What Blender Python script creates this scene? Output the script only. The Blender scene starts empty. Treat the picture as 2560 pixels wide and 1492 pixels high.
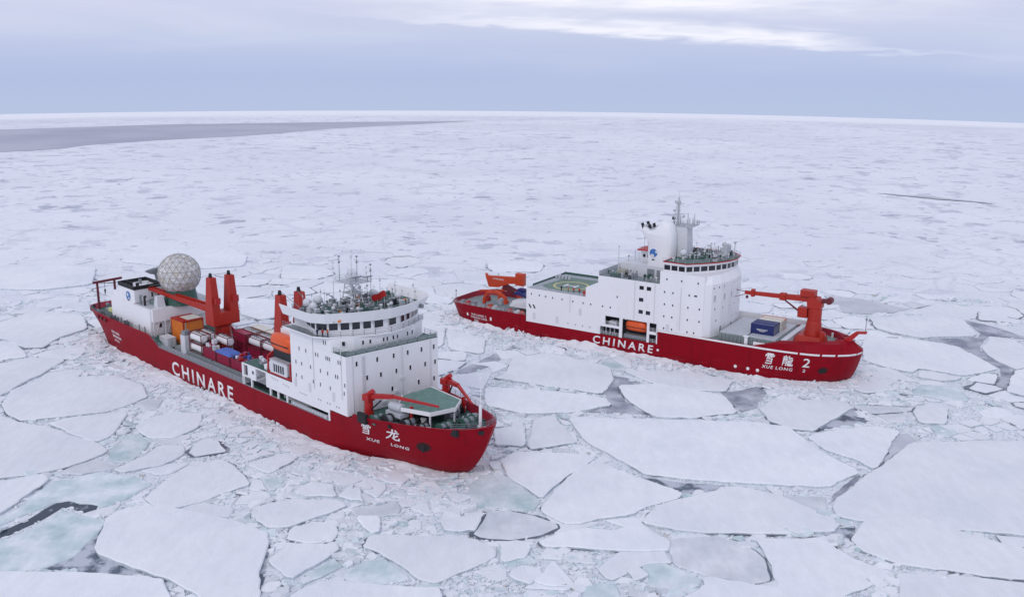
import bpy, bmesh, math, random
from mathutils import Vector, Matrix, noise
random.seed(7)
S = bpy.context.scene
COL = S.collection
rad = math.radians
# ---------------------------------------------------------------- camera
CH = 81.296
cam_d = bpy.data.cameras.new('camera')
cam = bpy.data.objects.new('camera', cam_d); COL.objects.link(cam)
PITCH, ROLL = 0.24538, 0.008716
cp, sp, cr, sr = math.cos(PITCH), math.sin(PITCH), math.cos(ROLL), math.sin(ROLL)
fw = Vector((0, cp, -sp)); up0 = Vector((0, sp, cp)); rt0 = Vector((1, 0, 0))
rt = rt0*cr + up0*sr; up = up0*cr - rt0*sr
m4 = Matrix.Identity(4)
for i in range(3):
    m4[i][0] = rt[i]; m4[i][1] = up[i]; m4[i][2] = -fw[i]
m4.translation = (0, 0, CH)
cam.matrix_world = m4
cam_d.sensor_width = 36; cam_d.lens = 36*2500.26/2560
cam_d.clip_start = 1; cam_d.clip_end = 30000
S.camera = cam
S.view_settings.view_transform = 'Standard'; S.view_settings.look = 'None'
S.view_settings.exposure = 0.1; S.view_settings.gamma = 1; S.view_settings.use_curve_mapping = False
# ---------------------------------------------------------------- world: overcast sky
SUN_EL, SUN_AZ = 38, 205      # azimuth clockwise from +Y
W = bpy.data.worlds.new('World'); S.world = W; W.use_nodes = True
nt = W.node_tree; nt.nodes.clear()
def N(t, **k):
    n = nt.nodes.new(t)
    for a, b in k.items(): setattr(n, a, b)
    return n
def MA(op, a, b=None, c=None, clamp=False):
    n = N('ShaderNodeMath', operation=op); n.use_clamp = clamp
    for i, v in enumerate((a, b, c)):
        if v is None: continue
        if isinstance(v, (int, float)): n.inputs[i].default_value = v
        else: nt.links.new(v, n.inputs[i])
    return n.outputs[0]
def mixc(f, a, b, tree=None):
    n = N('ShaderNodeMix', data_type='RGBA'); 
    for s, v in ((0, f), (6, a), (7, b)):
        if isinstance(v, (int, float)): n.inputs[s].default_value = v
        elif isinstance(v, tuple): n.inputs[s].default_value = v + (1,)
        else: nt.links.new(v, n.inputs[s])
    return n.outputs[2]
tc = N('ShaderNodeTexCoord')
sep = N('ShaderNodeSeparateXYZ'); nt.links.new(tc.outputs['Generated'], sep.inputs[0])
X, Y, Z = sep.outputs
el = MA('MULTIPLY', MA('ARCSINE', Z), 57.2958)
az = MA('MULTIPLY', MA('ARCTAN2', X, Y), 57.2958)
ramp = N('ShaderNodeValToRGB')
nt.links.new(MA('DIVIDE', MA('ADD', el, 5), 95), ramp.inputs[0])
cr_ = ramp.color_ramp
stops = [(-5, (.45, .525, .73)), (-3.3, (.445, .52, .73)), (-1.6, (.43, .50, .73)), (-.3, (.48, .545, .77)), (.8, (.545, .595, .785)),
         (2.2, (.575, .61, .80)), (7, (.59, .625, .80)), (30, (.60, .635, .80)), (90, (.62, .65, .81))]
while len(cr_.elements) < len(stops): cr_.elements.new(.5)
for e, (p, c) in zip(cr_.elements, stops):
    e.position = (p+5)/95; e.color = c+(1,)
cmb = N('ShaderNodeCombineXYZ')
nt.links.new(MA('MULTIPLY', az, .055), cmb.inputs[0]); nt.links.new(MA('MULTIPLY', el, .42), cmb.inputs[1])
nz = N('ShaderNodeTexNoise'); nz.inputs['Scale'].default_value = 1.0; nz.inputs['Detail'].default_value = 7; nz.inputs['Roughness'].default_value = .55
nz.inputs['Distortion'].default_value = .5
nt.links.new(cmb.outputs[0], nz.inputs['Vector'])
cl = MA('MULTIPLY', MA('SUBTRACT', nz.outputs[0], .5), 2.4)
# a brighter bank of cloud low in the sky, thicker towards the right
def bump(v, c, w, s=1.0):
    d = MA('DIVIDE', MA('SUBTRACT', v, c), w)
    return MA('EXPONENT', MA('MULTIPLY', MA('MULTIPLY', d, d), -s))
nz2 = N('ShaderNodeTexNoise'); nz2.inputs['Scale'].default_value = 2.3; nz2.inputs['Detail'].default_value = 6; nz2.inputs['Distortion'].default_value = .3
nt.links.new(cmb.outputs[0], nz2.inputs['Vector'])
wob = MA('MULTIPLY', MA('SUBTRACT', nz2.outputs[0], .5), 1.6)
elw = MA('ADD', el, wob)
nz3 = N('ShaderNodeTexNoise'); nz3.inputs['Scale'].default_value = 6; nz3.inputs['Detail'].default_value = 7; nz3.inputs['Distortion'].default_value = .6
nt.links.new(cmb.outputs[0], nz3.inputs['Vector'])
elw2 = MA('ADD', el, MA('MULTIPLY', MA('SUBTRACT', nz3.outputs[0], .5), 1.1))
line = MA('ADD', 1.30, MA('MULTIPLY', MA('ADD', az, 2), -.047))
dl = MA('SUBTRACT', elw2, line)
asym = MA('ADD', MA('ADD', .16, MA('MULTIPLY', bump(az, 9, 7), .14)), MA('MULTIPLY', MA('GREATER_THAN', dl, 0), .26))
st = MA('MULTIPLY', MA('EXPONENT', MA('MULTIPLY', MA('POWER', MA('ABSOLUTE', MA('DIVIDE', dl, asym)), 2.0), -1)), MA('MULTIPLY', MA('DIVIDE', MA('ADD', az, 12), 17, clamp=True), MA('DIVIDE', MA('SUBTRACT', 19.5, az), 4, clamp=True)))
st2 = MA('MULTIPLY', bump(elw, 2.7, .75), bump(az, 7, 13))
tail = MA('MULTIPLY', bump(elw2, MA('ADD', line, -.25), .1) if False else MA('EXPONENT', MA('MULTIPLY', MA('POWER', MA('ABSOLUTE', MA('DIVIDE', MA('ADD', dl, .25), .12)), 2.0), -1)), bump(az, 19, 5))
lift = MA('ADD', MA('ADD', MA('MULTIPLY', st, .95), MA('MULTIPLY', MA('MULTIPLY', st2, MA('ADD', .25, MA('MULTIPLY', nz3.outputs[0], 1.7))), .95)), MA('MULTIPLY', tail, .3))
up_el = MA('DIVIDE', MA('ADD', el, 2.5), 4.0, clamp=True)
lift = MA('ADD', lift, MA('MULTIPLY', MA('MULTIPLY', cl, up_el), .38))
lift = MA('MAXIMUM', MA('MINIMUM', lift, 1.0), -.35)
cloudc = mixc(MA('MAXIMUM', lift, 0), ramp.outputs[0], (.90, .90, .99))
cloudc2 = mixc(MA('MAXIMUM', MA('MULTIPLY', lift, -1), 0), cloudc, (.40, .46, .68))
sky = N('ShaderNodeTexSky', sky_type='NISHITA'); sky.sun_disc = False
sky.sun_elevation = rad(SUN_EL); sky.sun_rotation = rad(SUN_AZ); sky.altitude = 50; sky.dust_density = 1.5
vadd = N('ShaderNodeVectorMath', operation='MAXIMUM'); nt.links.new(tc.outputs['Generated'], vadd.inputs[0]); vadd.inputs[1].default_value = (-9, -9, .06)
nt.links.new(vadd.outputs[0], sky.inputs['Vector'])
sc_ = N('ShaderNodeVectorMath', operation='SCALE'); nt.links.new(cloudc2, sc_.inputs[0]); sc_.inputs['Scale'].default_value = 10.0
allc = mixc(.95, sky.outputs[0], sc_.outputs[0])
bg = N('ShaderNodeBackground'); bg.inputs['Strength'].default_value = .1
nt.links.new(allc, bg.inputs['Color'])
wo = N('ShaderNodeOutputWorld'); nt.links.new(bg.outputs[0], wo.inputs[0])
# ---------------------------------------------------------------- sun veiled by cloud
sd = bpy.data.lights.new('sun', 'SUN'); sd.energy = 0.8; sd.angle = rad(22); sd.color = (1, .96, .92)
so = bpy.data.objects.new('sun', sd); COL.objects.link(so)
a, e = rad(SUN_AZ), rad(SUN_EL)
so.rotation_euler = Vector((-math.sin(a)*math.cos(e), -math.cos(a)*math.cos(e), -math.sin(e))).to_track_quat('-Z', 'Y').to_euler()
# ================================================================ materials
def newmat(name):
    m = bpy.data.materials.new(name); m.use_nodes = True
    t = m.node_tree; b = t.nodes['Principled BSDF']
    return m, t, b
def mat(name, col, rough=.5, var=.12, scale=.8, bump=0.0, metal=0, dirt=None, spec=.5, stretch=(1, 1, 1)):
    m, t, b = newmat(name)
    b.inputs['Roughness'].default_value = rough; b.inputs['Metallic'].default_value = metal
    b.inputs['Specular IOR Level'].default_value = spec
    tx = t.nodes.new('ShaderNodeTexCoord'); mp = t.nodes.new('ShaderNodeMapping'); mp.inputs['Scale'].default_value = stretch
    t.links.new(tx.outputs['Object'], mp.inputs[0])
    n1 = t.nodes.new('ShaderNodeTexNoise'); n1.inputs['Scale'].default_value = scale; n1.inputs['Detail'].default_value = 6
    t.links.new(mp.outputs[0], n1.inputs['Vector'])
    mx = t.nodes.new('ShaderNodeMix'); mx.data_type = 'RGBA'
    mx.inputs[6].default_value = tuple(max(0, c*(1-var)) for c in col)+(1,)
    mx.inputs[7].default_value = tuple(min(1, c*(1+var)) for c in col)+(1,)
    t.links.new(n1.outputs[0], mx.inputs[0])
    out = mx.outputs[2]
    if dirt:
        n2 = t.nodes.new('ShaderNodeTexNoise'); n2.inputs['Scale'].default_value = scale*2.2; n2.inputs['Detail'].default_value = 8; n2.inputs['Roughness'].default_value = .7
        t.links.new(mp.outputs[0], n2.inputs['Vector'])
        r = t.nodes.new('ShaderNodeValToRGB'); r.color_ramp.elements[0].position = dirt[1]; r.color_ramp.elements[1].position = dirt[1]+.12
        r.color_ramp.elements[1].color = (dirt[2],)*3+(1,)
        t.links.new(n2.outputs[0], r.inputs[0])
        m2 = t.nodes.new('ShaderNodeMix'); m2.data_type = 'RGBA'; m2.inputs[7].default_value = dirt[0]+(1,)
        t.links.new(r.outputs[0], m2.inputs[0]); t.links.new(out, m2.inputs[6]); out = m2.outputs[2]
    t.links.new(out, b.inputs['Base Color'])
    if bump:
        bp = t.nodes.new('ShaderNodeBump'); bp.inputs['Strength'].default_value = bump; bp.inputs['Distance'].default_value = .1
        t.links.new(n1.outputs[0], bp.inputs['Height']); t.links.new(bp.outputs[0], b.inputs['Normal'])
    return m
# ---- ice and snow
def snow_mat(name, c_a, c_b, bumpd, sc=.05, grit=.35, teal=0.0):
    m, t, b = newmat(name)
    L = t.links.new
    b.inputs['Roughness'].default_value = .75; b.inputs['Specular IOR Level'].default_value = .25
    g = t.nodes.new('ShaderNodeNewGeometry'); oi = t.nodes.new('ShaderNodeObjectInfo')
    n1 = t.nodes.new('ShaderNodeTexNoise'); n1.inputs['Scale'].default_value = sc; n1.inputs['Detail'].default_value = 7; n1.inputs['Roughness'].default_value = .55
    L(g.outputs['Position'], n1.inputs['Vector'])
    r = t.nodes.new('ShaderNodeValToRGB'); r.color_ramp.elements[0].position = .35; r.color_ramp.elements[1].position = .62
    r.color_ramp.elements[0].color = c_a+(1,); r.color_ramp.elements[1].color = c_b+(1,)
    L(n1.outputs[0], r.inputs[0])
    n2 = t.nodes.new('ShaderNodeTexNoise'); n2.inputs['Scale'].default_value = .55; n2.inputs['Detail'].default_value = 9; n2.inputs['Roughness'].default_value = .68
    mp = t.nodes.new('ShaderNodeMapping'); mp.inputs['Rotation'].default_value = (0, 0, .5); mp.inputs['Scale'].default_value = (1, .35, 1)
    L(g.outputs['Position'], mp.inputs[0]); L(mp.outputs[0], n2.inputs['Vector'])
    mr = t.nodes.new('ShaderNodeMapRange'); mr.inputs['From Min'].default_value = .3; mr.inputs['From Max'].default_value = .7
    mr.inputs['To Min'].default_value = 1-grit*.24; mr.inputs['To Max'].default_value = 1.0+grit*.03
    L(n2.outputs[0], mr.inputs['Value'])
    mr2 = t.nodes.new('ShaderNodeMapRange'); mr2.inputs['To Min'].default_value = .93; mr2.inputs['To Max'].default_value = 1.02
    L(oi.outputs['Random'], mr2.inputs['Value'])
    mm = t.nodes.new('ShaderNodeMath'); mm.operation = 'MULTIPLY'; L(mr.outputs[0], mm.inputs[0]); L(mr2.outputs[0], mm.inputs[1])
    vs = t.nodes.new('ShaderNodeVectorMath'); vs.operation = 'SCALE'; L(r.outputs[0], vs.inputs[0]); L(mm.outputs[0], vs.inputs['Scale'])
    L(vs.outputs[0], b.inputs['Base Color'])
    bp = t.nodes.new('ShaderNodeBump'); bp.inputs['Strength'].default_value = bumpd; bp.inputs['Distance'].default_value = .5
    L(n2.outputs[0], bp.inputs['Height']); L(bp.outputs[0], b.inputs['Normal'])
    return m
M_SNOW = snow_mat('snow_on_floe', (.79, .815, .855), (.87, .885, .91), .5)
M_ROUGHSNOW = snow_mat('rough_snow', (.80, .82, .86), (.88, .89, .92), .35, .2, .35)
M_TEAL = snow_mat('bare_teal_ice', (.50, .63, .645), (.80, .84, .87), .25, .16, .6)
M_PALETEAL = snow_mat('pale_teal_rubble', (.66, .76, .79), (.78, .84, .87), .3, .25, .4)
M_GREY = snow_mat('grey_wet_ice', (.64, .67, .71), (.80, .815, .85), .2, .12, .6)
M_EDGE = snow_mat('floe_edge_ice', (.50, .58, .64), (.72, .77, .82), .5, 1.2, .8)
M_LEADGREY = snow_mat('thin_new_ice', (.25, .27, .33), (.58, .60, .66), .08, .16, .9)
M_LEADPALE = snow_mat('pale_thin_ice', (.52, .53, .59), (.62, .63, .68), .05, .08, .4)
def water_mat(name, col, lo=.62):
    m, t, b = newmat(name)
    b.inputs['Base Color'].default_value = col+(1,); b.inputs['Roughness'].default_value = .18; b.inputs['IOR'].default_value = 1.33
    b.inputs['Specular IOR Level'].default_value = .35
    n = t.nodes.new('ShaderNodeTexNoise'); n.inputs['Scale'].default_value = .8; n.inputs['Detail'].default_value = 5
    g = t.nodes.new('ShaderNodeNewGeometry'); t.links.new(g.outputs['Position'], n.inputs['Vector'])
    n2 = t.nodes.new('ShaderNodeTexNoise'); n2.inputs['Scale'].default_value = .22; n2.inputs['Detail'].default_value = 5; n2.inputs['Roughness'].default_value = .55
    t.links.new(g.outputs['Position'], n2.inputs['Vector'])
    r = t.nodes.new('ShaderNodeValToRGB'); r.color_ramp.elements[0].position = lo; r.color_ramp.elements[1].position = lo+.1
    r.color_ramp.elements[0].color = col+(1,); r.color_ramp.elements[1].color = (.50, .53, .59, 1)
    t.links.new(n2.outputs[0], r.inputs[0]); t.links.new(r.outputs[0], b.inputs['Base Color'])
    bp = t.nodes.new('ShaderNodeBump'); bp.inputs['Strength'].default_value = .1; bp.inputs['Distance'].default_value = .1
    t.links.new(n.outputs[0], bp.inputs['Height']); t.links.new(bp.outputs[0], b.inputs['Normal'])
    return m
M_WATER = water_mat('black_sea_water', (.045, .065, .09))
M_CRACK = water_mat('crack_water', (.12, .145, .18), .56)
M_MIXED = water_mat('slush_and_water', (.10, .13, .17), .44)
# ---- pack ice sheet: slushy broken ice near by, snow covered pack further out
def pack_mat():
    m, t, b = newmat('pack_ice_surface')
    L = t.links.new; nd = t.nodes.new
    b.inputs['Roughness'].default_value = .75; b.inputs['Specular IOR Level'].default_value = .2
    g = nd('ShaderNodeNewGeometry'); P = g.outputs['Position']
    def noi(sc, det=6, ro=.55, vec=None, dist=0):
        n = nd('ShaderNodeTexNoise'); n.inputs['Scale'].default_value = sc; n.inputs['Detail'].default_value = det; n.inputs['Roughness'].default_value = ro
        n.inputs['Distortion'].default_value = dist; L(vec or P, n.inputs['Vector']); return n.outputs[0]
    def rampf(v, a, b_, ca=0., cb=1.):
        n = nd('ShaderNodeMapRange'); n.inputs['From Min'].default_value = a; n.inputs['From Max'].default_value = b_
        n.inputs['To Min'].default_value = ca; n.inputs['To Max'].default_value = cb; n.interpolation_type = 'SMOOTHSTEP'; L(v, n.inputs['Value']); return n.outputs[0]
    def mx(f, a, b_):
        n = nd('ShaderNodeMix'); n.data_type = 'RGBA'
        for i, v in ((0, f), (6, a), (7, b_)):
            if isinstance(v, tuple): n.inputs[i].default_value = v+(1,)
            elif isinstance(v, float): n.inputs[i].default_value = v
            else: L(v, n.inputs[i])
        return n.outputs[2]
    def mul(a, b_):
        n = nd('ShaderNodeMath'); n.operation = 'MULTIPLY'
        for i, v in enumerate((a, b_)):
            if isinstance(v, float): n.inputs[i].default_value = v
            else: L(v, n.inputs[i])
        return n.outputs[0]
    # warped position
    wn = nd('ShaderNodeTexNoise'); wn.inputs['Scale'].default_value = .12; wn.inputs['Detail'].default_value = 6; L(P, wn.inputs['Vector'])
    wv = nd('ShaderNodeVectorMath'); wv.operation = 'MULTIPLY_ADD'; L(wn.outputs['Color'], wv.inputs[0]); wv.inputs[1].default_value = (9, 9, 0); L(P, wv.inputs[2])
    def vor(sc, feat='DISTANCE_TO_EDGE', vec=None):
        n = nd('ShaderNodeTexVoronoi'); n.feature = feat; n.inputs['Scale'].default_value = sc; L(vec or wv.outputs[0], n.inputs['Vector']); return n
    # --- near: slush
    vs_ = vor(.75, 'F1', P)
    cellv = nd('ShaderNodeSeparateColor'); L(vs_.outputs['Color'], cellv.inputs[0])
    ve = vor(.75, 'DISTANCE_TO_EDGE', P)
    slush = mx(cellv.outputs[0], (.70, .75, .79), (.85, .865, .90))
    slush = mx(rampf(noi(.06), .42, .6), slush, (.79, .82, .86))
    slush = mx(mul(rampf(noi(.09, 5), .58, .75), .4), slush, (.58, .55, .50))
    slush = mx(mul(rampf(ve.outputs['Distance'], .02, .10, 1., 0.), .3), slush, (.50, .55, .60))
    slush = mx(mul(rampf(noi(.30, 8, .7), .58, .66), .45), slush, (.30, .34, .40))
    # --- far: snow covered pack
    far = mx(rampf(noi(.006, 5), .35, .65), (.80, .81, .86), (.875, .88, .92))
    lowf = rampf(noi(.0045, 4, .55), .36, .62)
    far = mx(mul(rampf(noi(.014, 6, .6), .48, .66), .35), far, (.72, .74, .79))
    far = mx(mul(rampf(noi(.010, 4, .5), .60, .72), .4), far, (.72, .77, .77))
    far = mx(mul(mul(rampf(noi(.05, 6, .6, wv.outputs[0]), .56, .61), .7), lowf), far, (.50, .53, .60))
    far = mx(mul(rampf(noi(.11, 6, .62, wv.outputs[0]), .60, .645), .75), far, (.44, .47, .54))
    far = mx(mul(rampf(noi(.028, 7, .6, wv.outputs[0]), .635, .665), .8), far, (.42, .45, .52))
    v1 = vor(.035); gate = rampf(noi(.012, 3), .44, .58)
    far = mx(mul(mul(rampf(v1.outputs['Distance'], .0, .05, 1., 0.), gate), .3), far, (.50, .52, .60))
    v2 = vor(.10); gate2 = rampf(noi(.02, 4), .46, .60)
    far = mx(mul(mul(rampf(v2.outputs['Distance'], .0, .09, 1., 0.), gate2), .22), far, (.54, .57, .64))
    # --- old white pack towards the horizon, a greyer belt before it
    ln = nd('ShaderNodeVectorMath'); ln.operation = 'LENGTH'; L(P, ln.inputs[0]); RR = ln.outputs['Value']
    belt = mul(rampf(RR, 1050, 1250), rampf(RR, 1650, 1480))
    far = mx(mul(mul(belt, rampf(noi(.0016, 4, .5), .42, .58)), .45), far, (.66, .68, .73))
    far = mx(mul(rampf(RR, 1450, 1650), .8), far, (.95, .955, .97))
    # --- blend by distance from the open crack zone
    ln = nd('ShaderNodeVectorMath'); ln.operation = 'LENGTH'; L(P, ln.inputs[0])
    ad = nd('ShaderNodeMath'); ad.operation = 'MULTIPLY_ADD'; L(noi(.02, 4), ad.inputs[0]); ad.inputs[1].default_value = 90; L(ln.outputs['Value'], ad.inputs[2])
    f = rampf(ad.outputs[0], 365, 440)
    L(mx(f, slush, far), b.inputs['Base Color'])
    h1 = noi(.5, 9, .7)
    hs = nd('ShaderNodeMath'); hs.operation = 'MULTIPLY_ADD'; L(ve.outputs['Distance'], hs.inputs[0]); hs.inputs[1].default_value = .8; L(h1, hs.inputs[2])
    bp = nd('ShaderNodeBump'); bp.inputs['Strength'].default_value = .75; bp.inputs['Distance'].default_value = .6
    L(hs.outputs[0], bp.inputs['Height']); L(bp.outputs[0], b.inputs['Normal'])
    return m
M_PACK = pack_mat()
# ================================================================ mesh helpers
class MB:
    def __init__(s): s.v = []; s.f = []; s.m = []
    def face(s, idx, m=0): s.f.append(idx); s.m.append(m)
    def pts(s, P): n = len(s.v); s.v += [tuple(p) for p in P]; return list(range(n, n+len(P)))
    def box(s, x0, x1, y0, y1, z0, z1, m=0):
        i = s.pts([(x0,y0,z0),(x1,y0,z0),(x1,y1,z0),(x0,y1,z0),(x0,y0,z1),(x1,y0,z1),(x1,y1,z1),(x0,y1,z1)])
        for q in ((3,2,1,0),(4,5,6,7),(0,1,5,4),(1,2,6,5),(2,3,7,6),(3,0,4,7)): s.face([i[k] for k in q], m)
        return s
    def hexa(s, lo, hi, m=0):
        i = s.pts(list(lo)+list(hi)); n = len(lo)
        s.face([i[k] for k in reversed(range(n))], m); s.face([i[n+k] for k in range(n)], m)
        for k in range(n): s.face([i[k], i[(k+1)%n], i[n+(k+1)%n], i[n+k]], m)
        return s
    def prism(s, poly, z0, z1, m=0, top=None):
        a = sum(poly[k][0]*poly[(k+1)%len(poly)][1]-poly[(k+1)%len(poly)][0]*poly[k][1] for k in range(len(poly)))
        if a < 0: poly = poly[::-1]; top = top[::-1] if top else None
        return s.hexa([(x, y, z0) for x, y in poly], [(x, y, z1) for x, y in (top or poly)], m)
    def prismy(s, poly, y0, y1, m=0):      # polygon in x,z pushed along y
        a = sum(poly[k][0]*poly[(k+1)%len(poly)][1]-poly[(k+1)%len(poly)][0]*poly[k][1] for k in range(len(poly)))
        if a < 0: poly = poly[::-1]
        n = len(poly); i = s.pts([(x, y0, z) for x, z in poly]+[(x, y1, z) for x, z in poly])
        s.face([i[k] for k in range(n)], m); s.face([i[n+k] for k in reversed(range(n))], m)
        for k in range(n): s.face([i[k], i[n+k], i[n+(k+1)%n], i[(k+1)%n]], m)
        return s
    def tube(s, p, q, r, r2=None, n=8, m=0, caps=True):
        p = Vector(p); q = Vector(q); d = (q-p)
        if d.length < 1e-6: return s
        d.normalize(); a = d.orthogonal().normalized(); b = d.cross(a); r2 = r if r2 is None else r2
        A = s.pts([p+(a*math.cos(t)+b*math.sin(t))*r for t in [2*math.pi*k/n for k in range(n)]])
        B = s.pts([q+(a*math.cos(t)+b*math.sin(t))*r2 for t in [2*math.pi*k/n for k in range(n)]])
        for k in range(n): s.face([A[k], A[(k+1)%n], B[(k+1)%n], B[k]], m)
        if caps: s.face(A[::-1], m); s.face(B, m)
        return s
    def beam(s, p, q, w, h, w2=None, h2=None, m=0):   # box section from p to q, w sideways, h in the vertical sense
        p = Vector(p); q = Vector(q); d = (q-p).normalized()
        u = Vector((0, 0, 1)) if abs(d.z) < .95 else Vector((1, 0, 0))
        a = d.cross(u).normalized(); b = a.cross(d); w2 = w if w2 is None else w2; h2 = h if h2 is None else h2
        A = s.pts([p+a*sx*w/2+b*sy*h/2 for sx, sy in ((-1,-1),(1,-1),(1,1),(-1,1))])
        B = s.pts([q+a*sx*w2/2+b*sy*h2/2 for sx, sy in ((-1,-1),(1,-1),(1,1),(-1,1))])
        for k in range(4): s.face([A[k], A[(k+1)%4], B[(k+1)%4], B[k]], m)
        s.face(A[::-1], m); s.face(B, m)
        return s
    def sphere(s, c, r, n=12, k=8, m=0, sz=1.0, z_lo=-1.0):
        rows = []
        for j in range(k+1):
            ph = -math.pi/2+math.pi*j/k; zz = max(math.sin(ph), z_lo)
            rr = math.cos(ph) if math.sin(ph) >= z_lo else math.sqrt(1-z_lo*z_lo)*(j/k)
            rows.append(s.pts([(c[0]+r*rr*math.cos(2*math.pi*i/n), c[1]+r*rr*math.sin(2*math.pi*i/n), c[2]+r*zz*sz) for i in range(n)]))
        for j in range(k):
            for i in range(n): s.face([rows[j][i], rows[j][(i+1)%n], rows[j+1][(i+1)%n], rows[j+1][i]], m)
        return s
    def mesh(s, name, mats, smooth=False):
        me = bpy.data.meshes.new(name); me.from_pydata(s.v, [], s.f)
        for mm in (mats if isinstance(mats, (list, tuple)) else [mats]): me.materials.append(mm)
        me.polygons.foreach_set('material_index', s.m)
        if smooth: me.polygons.foreach_set('use_smooth', [True]*len(s.f))
        me.update(); return me
    def build(s, name, mats, parent=None, smooth=False, bevel=0):
        o = bpy.data.objects.new(name, s.mesh(name, mats, smooth)); COL.objects.link(o)
        if parent is not None: o.parent = parent
        if bevel:
            b = o.modifiers.new('bevel', 'BEVEL'); b.width = bevel; b.segments = 2; b.limit_method = 'ANGLE'
        return o
def tag(o, label=None, cat=None, group=None, kind=None):
    if label: o['label'] = label
    if cat: o['category'] = cat
    if group: o['group'] = group
    if kind: o['kind'] = kind
    return o
def empty(name, loc=(0, 0, 0), rz=0):
    o = bpy.data.objects.new(name, None); COL.objects.link(o); o.location = loc; o.rotation_euler = (0, 0, rz); o.empty_display_size = .5
    return o
def inst(src, name, parent=None, loc=(0, 0, 0), rot=(0, 0, 0), scale=None):
    o = bpy.data.objects.new(name, src.data if hasattr(src, 'data') else src); COL.objects.link(o)
    o.parent = parent; o.location = loc; o.rotation_euler = rot
    if scale: o.scale = scale
    return o
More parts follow.
